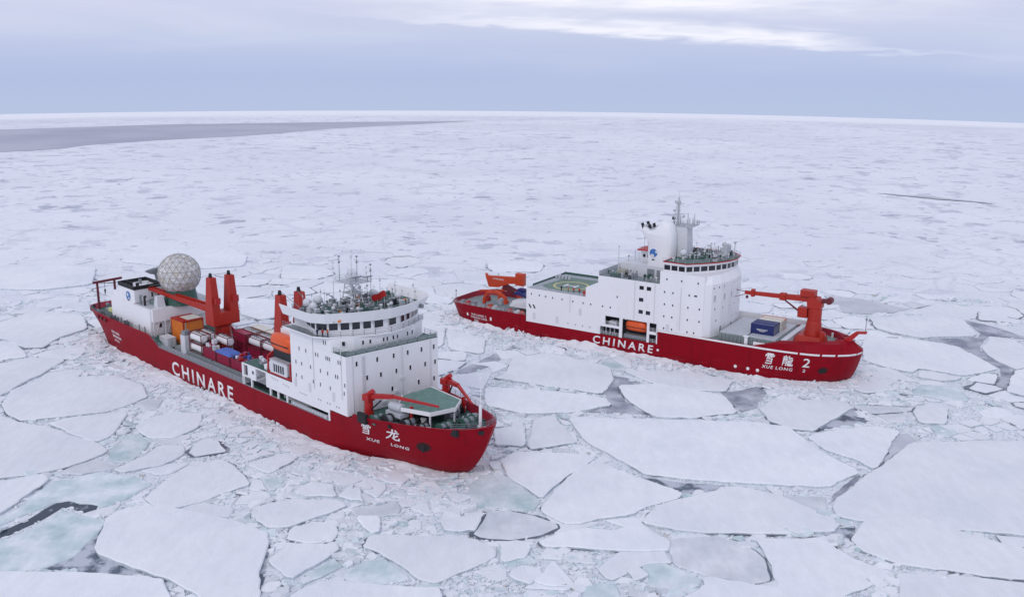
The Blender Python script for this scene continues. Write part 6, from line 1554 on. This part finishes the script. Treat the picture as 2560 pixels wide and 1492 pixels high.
mb = MB(); mb.box(53.05, 53.25, -11.1, 11.1, 20.88, 22.1); mb.box(53.3, 66, 10.9, 11.1, 20.88, 22.0); mb.build('bulwark', OFFW, B)
railing('railing', [(53.3, -11.0, 20.86), (71.2, -11.0, 20.86)], B, m=GREYD, r=.05)
mb = MB(); mb.box(56.9, 71.35, -6.3, 6.5, 20.88, 24.2); mb.box(58.5, 71.3, 6.52, 9, 20.88, 23.4); mb.build('funnel_house', OFFW, B)
for x in (60.5, 62.3): window(B, x, -6.3, 22.2, 0, -1, .4, .5, PORT)
mb = MB(); mb.box(65.4, 67.5, -6.42, -6.28, 21.1, 23.4); mb.box(68.2, 70.6, -6.42, -6.28, 21.0, 23.3); mb.build('louvre', GREYD, B)
mb = MB(); mb.box(57.6, 60.0, -9.0, -7.2, 20.9, 22.7); mb.build('equipment_box', mat('khaki_paint', (.35, .34, .28), .6), B)
mb = MB(); mb.box(56.3, 59.5, -10.4, -8.6, 20.9, 21.7); mb.build('equipment_box', DECKG, B)
deck_clutter(B, (54, 70, -10.5, -7), 20.87, 16, 12, .9); deck_clutter(B, (58, 65, -5, 6), 24.22, 14, 13, .9)
mb = MB(); mb.tube((56.9, -6.9, 20.9), (56.9, -6.9, 28.7), .16, .09, n=6); mb.box(56.7, 57.1, -7.1, -6.7, 28.4, 28.9); mb.build('pole_mast', OFFW, B)
mb = MB(); mb.box(61.2, 64.6, -1.8, 3.0, 24.22, 27.0); mb.prism([(60.4, -2.4), (65, -2.4), (65, 3.4), (60.4, 3.4)], 27.02, 27.3); mb.build('aft_control_cabin', OFFW, B)
mb = MB(); mb.box(60.3, 65.1, -2.5, 3.5, 27.32, 27.6); mb.build('cabin_rim', CRED, B)
window(B, 62.2, -1.8, 25.9, 0, -1, .9, .9); window(B, 63.6, -1.8, 25.9, 0, -1, .9, .9)
deck_clutter(B, (61, 64.5, -2, 3), 27.62, 7, 17, 1.0)
# funnel
prof = [(64.9, 24.2), (72.4, 24.2), (72.3, 30.4), (72.2, 33.0), (71.6, 35.6), (70.2, 36.9), (68.4, 36.7), (66.9, 34.6), (65.4, 34.0), (63.8, 34.9), (62.8, 34.7), (62.7, 33.6), (63.6, 32.2), (64.8, 30.9)]
mb = MB(); cx_ = 68.4
n = len(prof); rows = []
for j in range(13):
    t = -1+2*j/12; sc_ = 1-(1-math.sqrt(max(0, 1-.97*t*t)))*.26
    rows.append(mb.pts([(68.2+(x-68.2)*sc_, -4.1+2.25*t, 24.0+(z-24.0)*(1-(1-sc_)*.30) if z > 25 else z) for x, z in prof]))
for a_, b_ in zip(rows, rows[1:]):
    for k in range(n): mb.face([a_[k], b_[k], b_[(k+1)%n], a_[(k+1)%n]])
mb.face(rows[0]); mb.face(rows[-1][::-1])
fun = mb.build('funnel', WHITE, B, smooth=True)
fun.data.set_sharp_from_angle(angle=rad(50))
mb = MB(); mb.prismy([(63.0, 34.9), (63.9, 35.1), (65.5, 34.2), (66.8, 34.8), (67.5, 35.5), (67.2, 33.6), (65.4, 33.0), (63.2, 33.7)], -5.7, -2.5); mb.build('exhaust_shroud', GREYL, fun)
for (x, y, z) in ((63.4, -5.4, 34.6), (64.0, -3.2, 34.8), (65.4, -5.2, 34.3), (65.9, -3.4, 34.5)):
    mb = MB(); mb.tube((x, y, z-.5), (x-.5, y, z+1.0), .42, n=10); mb.build('exhaust_pipe', BLACK, fun)
mb = MB(); mb.tube((67.0, -6.3, 27.9), (67.0, -6.39, 27.9), 1.15, n=22); em = mb.build('emblem', EMB, fun)
mb = MB(); mb.tube((66.7, -6.38, 27.1), (66.7, -6.42, 27.1), .55, n=14); mb.tube((67.9, -6.38, 28.3), (67.9, -6.42, 28.3), .4, n=12); mb.build('emblem_mark', OFFW, em)
mb = MB(); mb.box(66.6, 67.4, -6.42, -6.3, 25.9, 26.25); mb.build('vent_grille', DARK, fun)
# mast tower
mb = MB(); mb.hexa([(69.8, -2.6, 24.3), (75.2, -2.6, 24.3), (75.2, 2.0, 24.3), (69.8, 2.0, 24.3)], [(70.2, -2.2, 35.0), (74.6, -2.2, 35.0), (74.6, 1.6, 35.0), (70.2, 1.6, 35.0)]); tw = mb.build('mast_tower', OFFW, B, bevel=.2)
mb = MB(); mb.box(70.2, 75.8, -2.2, 3.4, 35.02, 35.2); mb.box(71.6, 75.0, -1.9, -1.1, 33.9, 34.0); mb.build('mast_platform', GREYL, tw)
railing('railing', [(70.2, -2.2, 35.2), (75.8, -2.2, 35.2), (75.8, 3.4, 35.2), (70.2, 3.4, 35.2), (70.2, -2.2, 35.2)], tw, h=.9, m=GREYD)
mb = MB(); mb.tube((71.0, 0, 35.2), (71.0, 0, 42.6), .45, .26, n=8); mb.box(69.9, 72.5, -.1, .1, 40.9, 41.1); mb.box(69.6, 71.6, -.08, .08, 39.0, 39.15)
mb.box(69.8, 70.2, -.2, .2, 41.1, 41.6); mb.box(69.5, 69.9, -.25, .25, 38.6, 39.2); mb.box(70.6, 71.4, -.35, .35, 40.8, 41.6); mb.tube((71.0, 0, 42.6), (71.0, 0, 44.0), .05, n=5); mb.build('topmast', GREYL, tw)
mb = MB(); mb.sphere((69.7, 0, 36.8), .55, 10, 6); mb.tube((69.9, 0, 35.2), (69.7, 0, 36.6), .1, n=5); mb.build('camera_ball', DARK, tw, smooth=True)
mb = MB()
for k in range(7):
    z = 35.3+k*.9
    mb.tube((70.3, -1.6+.15*k, z), (71.8, -.9+.1*k, z+.9), .05, n=4); mb.tube((71.8, -1.4+.12*k, z), (70.4, -.8+.1*k, z+.9), .05, n=4)
mb.tube((70.2, -1.7, 35.2), (70.8, -.4, 41.5), .09, n=5); mb.tube((72.0, -1.5, 35.2), (71.2, -.3, 41.5), .09, n=5); mb.box(69.4, 72.8, -.5, -.3, 37.2, 37.35); mb.box(72.4, 73.0, -.7, -.1, 37.35, 37.9); mb.build('lattice_frame', GREYL, tw)
for x, y, h in ((75.2, 1.2, 3.2), (74.2, 2.6, 1.8), (73.2, -1.8, 1.6), (74.8, -1.2, 2.4), (72.6, 2.9, 2.9), (70.6, 2.6, 2.0), (75.4, 3.0, 1.3)):
    mb = MB(); mb.tube((x, y, 35.2), (x, y, 35.2+h), .18, .1, n=6); mb.build('whip_antenna', GREYL, tw)
mb = MB()
for k in range(9): mb.tube((71.2+.15*k, -1.6-.1*k, 33.5-k), (72.9-.15*k, -1.6-.1*k, 32.5-k), .06, n=4); 
mb.beam((71.2, -1.7, 33), (72.8, -3.2, 26.9), .12, .12); mb.build('ladder', GREYL, tw)
for k in range(20):
    r_ = random.Random(70+k); mb = MB(); a_, b_, c_ = r_.uniform(.3, 1.1), r_.uniform(.3, 1), r_.uniform(.3, 1.4); mb.box(-a_/2, a_/2, -b_/2, b_/2, 0, c_)
    o = mb.build('deck_gear', r_.choice([GREYD, GREYL, DECKG, DARK, OFFW]), B); o.location = (r_.uniform(54, 71), r_.uniform(-10.4, -7), 20.88)
for (x, z) in ((32.5, 6.2), (40.2, 6.2), (47.6, 9.6), (74.2, 9.2)):
    mb = MB(); mb.box(x-.4, x+.4, -11.24, -11.16, z-1, z+.9); mb.build('door', OFFW, B)
for x in (44.3, 64.2, 70.1, 77.6):
    mb = MB(); mb.tube((x, -11.24, 10.2 if x > 53 and x < 71 else 9), (x, -11.24, 14.1 if x < 49 else 20.6), .07, n=5); mb.build('down_pipe', OFFW, B)
# bridge of the far ship
BB = [(72.2, -11.05), (78.4, -11.1), (81.2, -8.0), (84.0, -4.2), (85.7, -.5), (86.4, 3.4), (85.9, 7.4), (82.5, 11.0), (72.2, 11.05)]
low = [(x, y) for x, y in BB]
mb = MB(); mb.prism([(x, y*.985) for x, y in BB], 24.32, 26.55); mb.build('wheelhouse', WHITE, B)
BB2 = [(72.0, -11.2), (78.6, -11.4), (81.6, -8.2), (84.4, -4.3), (86.2, -.5), (86.9, 3.5), (86.3, 7.6), (82.8, 11.3), (72.0, 11.2)]
mb = MB(); mb.prism(BB2, 26.57, 26.85, 0); mb.build('bridge_roof', WHITE, B)
mb = MB(); mb.prism([(79+(x-79)*.985, y*.985) for x, y in BB2], 26.87, 26.9); mb.build('roof_deck', DECKG, B)
wall_ring(BB2, [(x+.15, y*1.01) for x, y in BB2], 26.87, 27.2, .15, CRED, 'roof_rim', B)
facade_windows(B, [(x, y*.985) for x, y in BB], 24.9, 26.2, {7, 8}, 1.9, gap=.35)
deck_clutter(B, (76, 85, -3.5, 9.5), 26.92, 75, 31, 1.0); deck_clutter(B, (73.5, 78, -9.5, 9), 26.92, 26, 33, .8)
railing('railing', [(x, y, 27.2) for x, y in BB2[:-1]], B, h=.95, m=GREYL, r=.04)
mb = MB(); mb.tube((75.6, -6.2, 26.9), (75.6, -6.2, 28.0), .35, n=8); mb.sphere((75.6, -6.2, 28.9), .95, 14, 9); mb.build('antenna_dome', OFFW, B, smooth=True)
for x, y, r_ in ((83.8, 5.0, .8), (82, 6.8, .7)):
    mb = MB(); mb.tube((x, y, 26.9), (x, y, 29.2), .25, n=8); mb.sphere((x, y, 29.8), r_, 12, 8); mb.build('antenna_dome', GREYL, B, smooth=True)
mb = MB(); mb.box(82.6, 84.4, 2.6, 4.4, 26.92, 29.6); mb.box(83, 84.2, 3, 4, 29.62, 30.6); mb.build('equipment_box', GREYL, B)
for x, y, h in ((85.4, 5.6, 4.2), (84.4, 8.4, 3.4), (80.5, 9.8, 2.6)):
    mb = MB(); mb.tube((x, y, 27), (x, y, 27+h), .1, n=5); mb.box(x-.25, x+.25, y-.25, y+.25, 27+h-.4, 27+h); mb.build('pole_mast', GREYL, B)
# fore deck of the far ship
mb = MB(); mb.prism([(87.9, -9.4), (103.0, -9.4), (103.4, -7.6), (103.4, 8.6), (88.4, 8.6)], 7.95, 9.75); mb.build('hatch_trunk', DECKY, B)
mb = MB()
for x in (88, 95.6): mb.box(x+.15, x+7.3, -9.2, 8.4, 9.77, 10.1)
mb.build('hatch_cover', GREYL, B)
mb = MB()
for k in range(14): mb.box(88.4+k*1.05, 88.7+k*1.05, -9.75, -9.45, 8.0, 9.6)
mb.build('stiffener', GREYD, B)
mb = MB(); mb.box(95.2, 96.0, -10.4, -9.8, 7.95, 10.0); mb.box(94.9, 96.3, -10.6, -9.6, 10.02, 10.25); mb.build('deck_vent', WHITE, B)
mb = MB(); mb.box(97.6, 101.2, -10.5, -10.2, 8.0, 9.1); mb.build('gangway', WHITE, B)
mb = MB(); mb.box(86.2, 105.8, 9.9, 10.1, 7.95, 11.2); mb.build('bulwark', WHITE, B)
mb = MB(); mb.prism([(104.2, -8.9), (105.6, -8.6), (105.6, 9), (104.2, 9)], 7.95, 10.4); mb.build('breakwater', OFFW, B)
railing('railing', [(71.6, -10.9, 8.2), (97.4, -10.9, 8.2)], B, m=GREYL, r=.04) if False else None
for (x, y, z, m_, lab, lg) in ((98.3, -5.0, 10.12, BLUE, 'dark blue container with a pale side marking on the far ship\'s fore deck', True), (98.3, -2.5, 10.12, BLUE, 'second dark blue container right behind the marked one', False),
        (98.5, .0, 10.12, CREAM, 'cream container behind the dark blue pair', False)):
    container(SHIP_B, x, y, z, m_, lab, group='containers on the far ship\'s fore deck', logo=lg)
container(SHIP_B, 98.5, 2.5, 10.12, CREAM, 'cream container with orange ends farthest from the rail on the far ship', group='containers on the far ship\'s fore deck', frame=ORANGE)
# bow crane
cr = MB(); cr.prism([(105.6, -3.4), (112.6, -3.4), (113.6, 0), (112.6, 3.4), (105.6, 3.4)], 8.95, 10.6, top=[(106.4, -2.9), (112.2, -2.9), (112.9, 0), (112.2, 2.9), (106.4, 2.9)])
cr.tube((109.7, 0, 10.6), (109.7, 0, 14.4), 2.35, 1.75, n=20); cr.tube((109.7, 0, 14.4), (109.7, 0, 17.6), 1.75, 1.75, n=20)
cr = cr.build('crane', CRANE, B, bevel=.1)
mb = MB(); mb.prismy([(108.0, 17.62), (111.4, 17.62), (111.6, 19.0), (110.4, 20.4), (108.3, 20.4), (107.8, 19.3)], -1.5, 1.5); mb.box(105.9, 109.6, -1.3, 1.3, 20.42, 22.0); mb.build('slewing_head', CRANE, cr, bevel=.08)
mb = MB(); mb.beam((109.5, 0, 19.8), (101.2, 0, 19.4), 1.3, 1.5, 1.1, 1.3); mb.beam((101.2, 0, 19.4), (91.0, 0, 19.1), 1.0, 1.1, .7, .9); mb.box(100.5, 102.0, -.8, .8, 18.5, 20.3); mb.box(92.8, 93.6, -.7, .7, 18.3, 20.2); mb.build('crane_boom', CRANE, cr)
mb = MB(); mb.tube((106.4, 0, 15.6), (101.6, 0, 18.6), .28, .22, n=8); mb.build('hydraulic_ram', FRAMER, cr)
mb = MB(); mb.box(105.6, 108.0, -1.2, 1.0, 14.8, 17.4); mb.build('operator_cab', CRANE, cr); mb2 = MB(); mb2.box(105.5, 105.62, -1.0, .8, 15.6, 17.0); mb2.build('window', GLASS, cr)
mb = MB(); mb.tube((113.2, -1.0, 19.9), (113.2, 1.0, 19.9), .85, n=12); mb.box(111.4, 113.0, -.5, .5, 19.2, 20.2); mb.build('winch_drum', FRAMER, cr)
mb = MB(); mb.tube((91.0, -.3, 18.6), (88.6, -1.4, 17.8), .09, n=5); mb.tube((91.0, .3, 19.2), (88.3, .8, 19.3), .09, n=5); mb.tube((91.6, 0, 18.3), (91.6, 0, 17.6), .35, n=8); mb.build('hook_block', FRAMER, cr)
mb = MB(); mb.tube((112.5, -2.2, 9.0), (112.5, -2.2, 12.1), .9, .7, n=12); mb.build('vent_trunk', CRANE, B)
mb = MB(); mb.beam((117.2, 0, 9.0), (120.6, 0, 12.6), 1.6, 1.7, 1.3, 1.0); mb.beam((120.5, 0, 12.8), (122.9, 0, 13.1), 1.3, .5); mb.build('bow_platform', CRED, B)
mb = MB(); mb.tube((122.6, 0, 13.3), (122.6, 0, 17.6), .12, .06, n=6); mb.box(122.4, 122.8, -.2, .2, 16.2, 16.7); mb.build('bow_mast', GREYD, B)
for x, y in ((116.4, 0), (115, -3.6), (119.6, 2.2), (118.8, -1.2), (113.2, 5.6)):
    mb = MB(); mb.tube((x, y, 8.9), (x, y, 10.2), .3, n=8); mb.build('bollard', CRED if y == 0 else OFFW, B)
# aft deck of the far ship
A3 = MB(); A3.prismy([(6.0, 12.9), (6.7, 12.2), (17.5, 13.0), (17.5, 10.9), (15.0, 10.6), (11.0, 9.0), (7.4, 8.7), (6.4, 11.3)], 2.5, 3.7)
A3 = A3.build('aft_crane', CRANE2, B, bevel=.08)
mb = MB(); mb.box(17.4, 20.2, 2.2, 4.0, 10.6, 14.3); mb.box(18.0, 20.0, 2.2, 4.0, 4.4, 9.0); mb.build('crane_pedestal', CRANE2, A3)
mb = MB(); mb.beam((13.0, 3.1, 10.2), (20.6, 3.1, 7.6), .7, .7); mb.beam((12.4, 3.1, 9.3), (16.4, 3.1, 7.8), .9, 1.0); mb.build('hydraulic_ram', FRAMER, A3)
lay_text('CHINARE', lambda u, v: (u, 2.44, v), 'crane_lettering', LETTER, A3, 9.0, 13.0, 11.4, 11.9)
mb = MB(); pts = [(10.8, -5, 4.4), (10.9, -5, 7.0), (12.2, -5, 9.2), (14.6, -5, 9.7), (17.2, -5, 9.0), (18.8, -5, 7.9)]
for p, q in zip(pts, pts[1:]): mb.beam(p, q, .8, .8)
mb.tube((18.8, -5.5, 7.0), (18.8, -4.5, 7.0), .7, n=10); mb.build('arched_davit', CRANE2, B)
mb = MB(); pts = [(10.8, 3.4, 4.4), (11.0, 3.4, 6.6), (12.0, 3.4, 8.2), (14, 3.4, 8.6)]
for p, q in zip(pts, pts[1:]): mb.beam(p, q, .8, .8)
mb.beam((3.0, 4, 6.6), (12, 3.6, 8.0), .6, .6); mb.build('stern_frame', CRANE2, B)
mb = MB(); mb.hexa([(20.5, -6.0, 6.2), (29.7, -6.0, 6.2), (29.7, 6, 6.2), (20.5, 6, 6.2)], [(21.5, -5.4, 8.0), (29.7, -5.4, 9.3), (29.7, 6, 9.3), (21.5, 6, 8.0)]); mb.build('hangar_hood', OFFW, B)
mb = MB(); mb.box(20.5, 22.6, -1.5, .4, 9.4, 10.6); mb.prismy([(20, 9.2), (24.5, 8.8), (24.5, 9.3), (21, 10.2)], -3.0, 1.0); mb.build('cable_reel', BLUE, B)
for k, (x, y, m_) in enumerate(((4.4, -7.4, GREYD), (6.6, -7.6, CRED), (8.6, -7.2, GREYD), (14.6, -7.4, CRANE2), (16.6, -7.8, GREYL), (20.0, -8.4, GREYD), (22.4, -8.6, CRED), (25.2, -8.8, OFFW), (12.8, -8.4, GREYD), (7.2, 2.0, CRED), (13, 1, GREYL), (26.8, -9, CRANE2))):
    mb = MB(); mb.box(-.8, .8, -.9, .9, 0, 1.1); mb.tube((0, -.8, 1.3), (0, .8, 1.3), .6, n=10); o = mb.build('deck_winch', m_, B); o.location = (x, y, 4.35)
mb = MB(); mb.tube((2.0, -7.4, 5.85), (2.0, -7.4, 8.8), .09, n=6); mb.box(1.85, 2.15, -7.55, -7.25, 8.5, 9.0); mb.build('flagstaff', GREYD, B)
mb = MB(); mb.box(29.72, 29.78, -10.9, -8.9, 4.3, 9.6); mb.build('bay_backdrop', CRED, B)
mb = MB(); mb.box(24.4, 27.6, -10.6, -10.3, 4.4, 5.7); mb.build('deck_gear', GREYL, B)
railing('railing', [(1.2, -8.9, 5.85), (4, -10.5, 5.85), (9, -10.95, 5.85), (29, -10.95, 5.85)], B, h=.8, m=OFFW)
# ================================================================ people
def person_mesh():
    me = bpy.data.meshes.new('body')
    v = [(0,0,.95),(0,0,1.15),(0,0,1.4),(0,0,1.52),(0,.02,1.66),(.1,0,.9),(.11,.02,.5),(.11,-.02,.08),(.11,.12,.04),(-.1,0,.9),(-.11,.02,.5),(-.11,-.02,.08),(-.11,.12,.04),
         (.2,0,1.42),(.27,-.02,1.15),(.25,.08,.92),(-.2,0,1.42),(-.27,-.02,1.15),(-.25,.08,.92)]
    e = [(0,1),(1,2),(2,3),(3,4),(0,5),(5,6),(6,7),(7,8),(0,9),(9,10),(10,11),(11,12),(2,13),(13,14),(14,15),(2,16),(16,17),(17,18)]
    rd = [.16,.17,.19,.07,.115,.12,.085,.065,.05,.12,.085,.065,.05,.085,.065,.045,.085,.065,.045]
    me.from_pydata(v, e, []); o = bpy.data.objects.new('tmp', me); COL.objects.link(o)
    sk = o.modifiers.new('skin', 'SKIN')
    for d, r in zip(me.skin_vertices[0].data, rd): d.radius = (r, r*.85)
    me.skin_vertices[0].data[0].use_root = True
    ss = o.modifiers.new('sub', 'SUBSURF'); ss.levels = 1; ss.render_levels = 1
    dg = bpy.context.evaluated_depsgraph_get(); dg.update(); m2 = bpy.data.meshes.new_from_object(o.evaluated_get(dg)); bpy.data.objects.remove(o)
    m2.materials.clear()
    for k in range(3): m2.materials.append(SKIN)
    for p in m2.polygons:
        z = p.center.z; p.material_index = 0 if z > 1.55 and p.center.y > -.02 else (1 if z > .9 else 2); p.use_smooth = True
    return m2
PM = person_mesh(); JR = mat('red_jacket', (.45, .02, .02), .7, .1, 3); JB = mat('navy_jacket', (.02, .03, .10), .7, .1, 3); JO = mat('orange_jacket', (.6, .12, .02), .7, .1, 3); JY = mat('black_jacket', (.02, .02, .025), .7, .1, 3)
for (sh, x, y, z, rz, j, lab) in ((SHIP_A, 130.3, -12.9, 24.47, -1.6, JB, 'person in a navy jacket at the bridge wing rail, leftmost of three'),
        (SHIP_A, 131.2, -12.25, 24.42, -1.4, JR, 'person in a red jacket at the bridge wing rail, middle of three'), (SHIP_A, 132.0, -11.6, 24.42, -1.2, JO, 'person in an orange jacket at the bridge wing rail, rightmost of three'),
        (SHIP_B, 40.6, -9.8, 14.3, 1.2, JY, 'person in dark clothes on the helideck nearest the far stern'), (SHIP_B, 42.9, -9.9, 14.27, 2.0, JO, 'person in an orange jacket on the far ship\'s helideck, second from the stern'),
        (SHIP_B, 44.6, -9.8, 14.27, .5, JR, 'person in a red jacket on the far ship\'s helideck, third from the stern'), (SHIP_B, 46.4, -9.7, 14.27, .9, JR, 'person in a red jacket beside the red locker on the far ship\'s helideck'),
        (SHIP_B, 66.0, -9.6, 20.88, -1.5, JY, 'person in dark clothes on the upper deck below the far ship\'s funnel')):
    o = bpy.data.objects.new('person', PM); COL.objects.link(o); put(o, sh, x, y, z, rz)
    for k, m_ in enumerate((SKIN, j, DENIM)):
        o.material_slots[k].link = 'OBJECT'; o.material_slots[k].material = m_
    tag(o, lab, 'person')
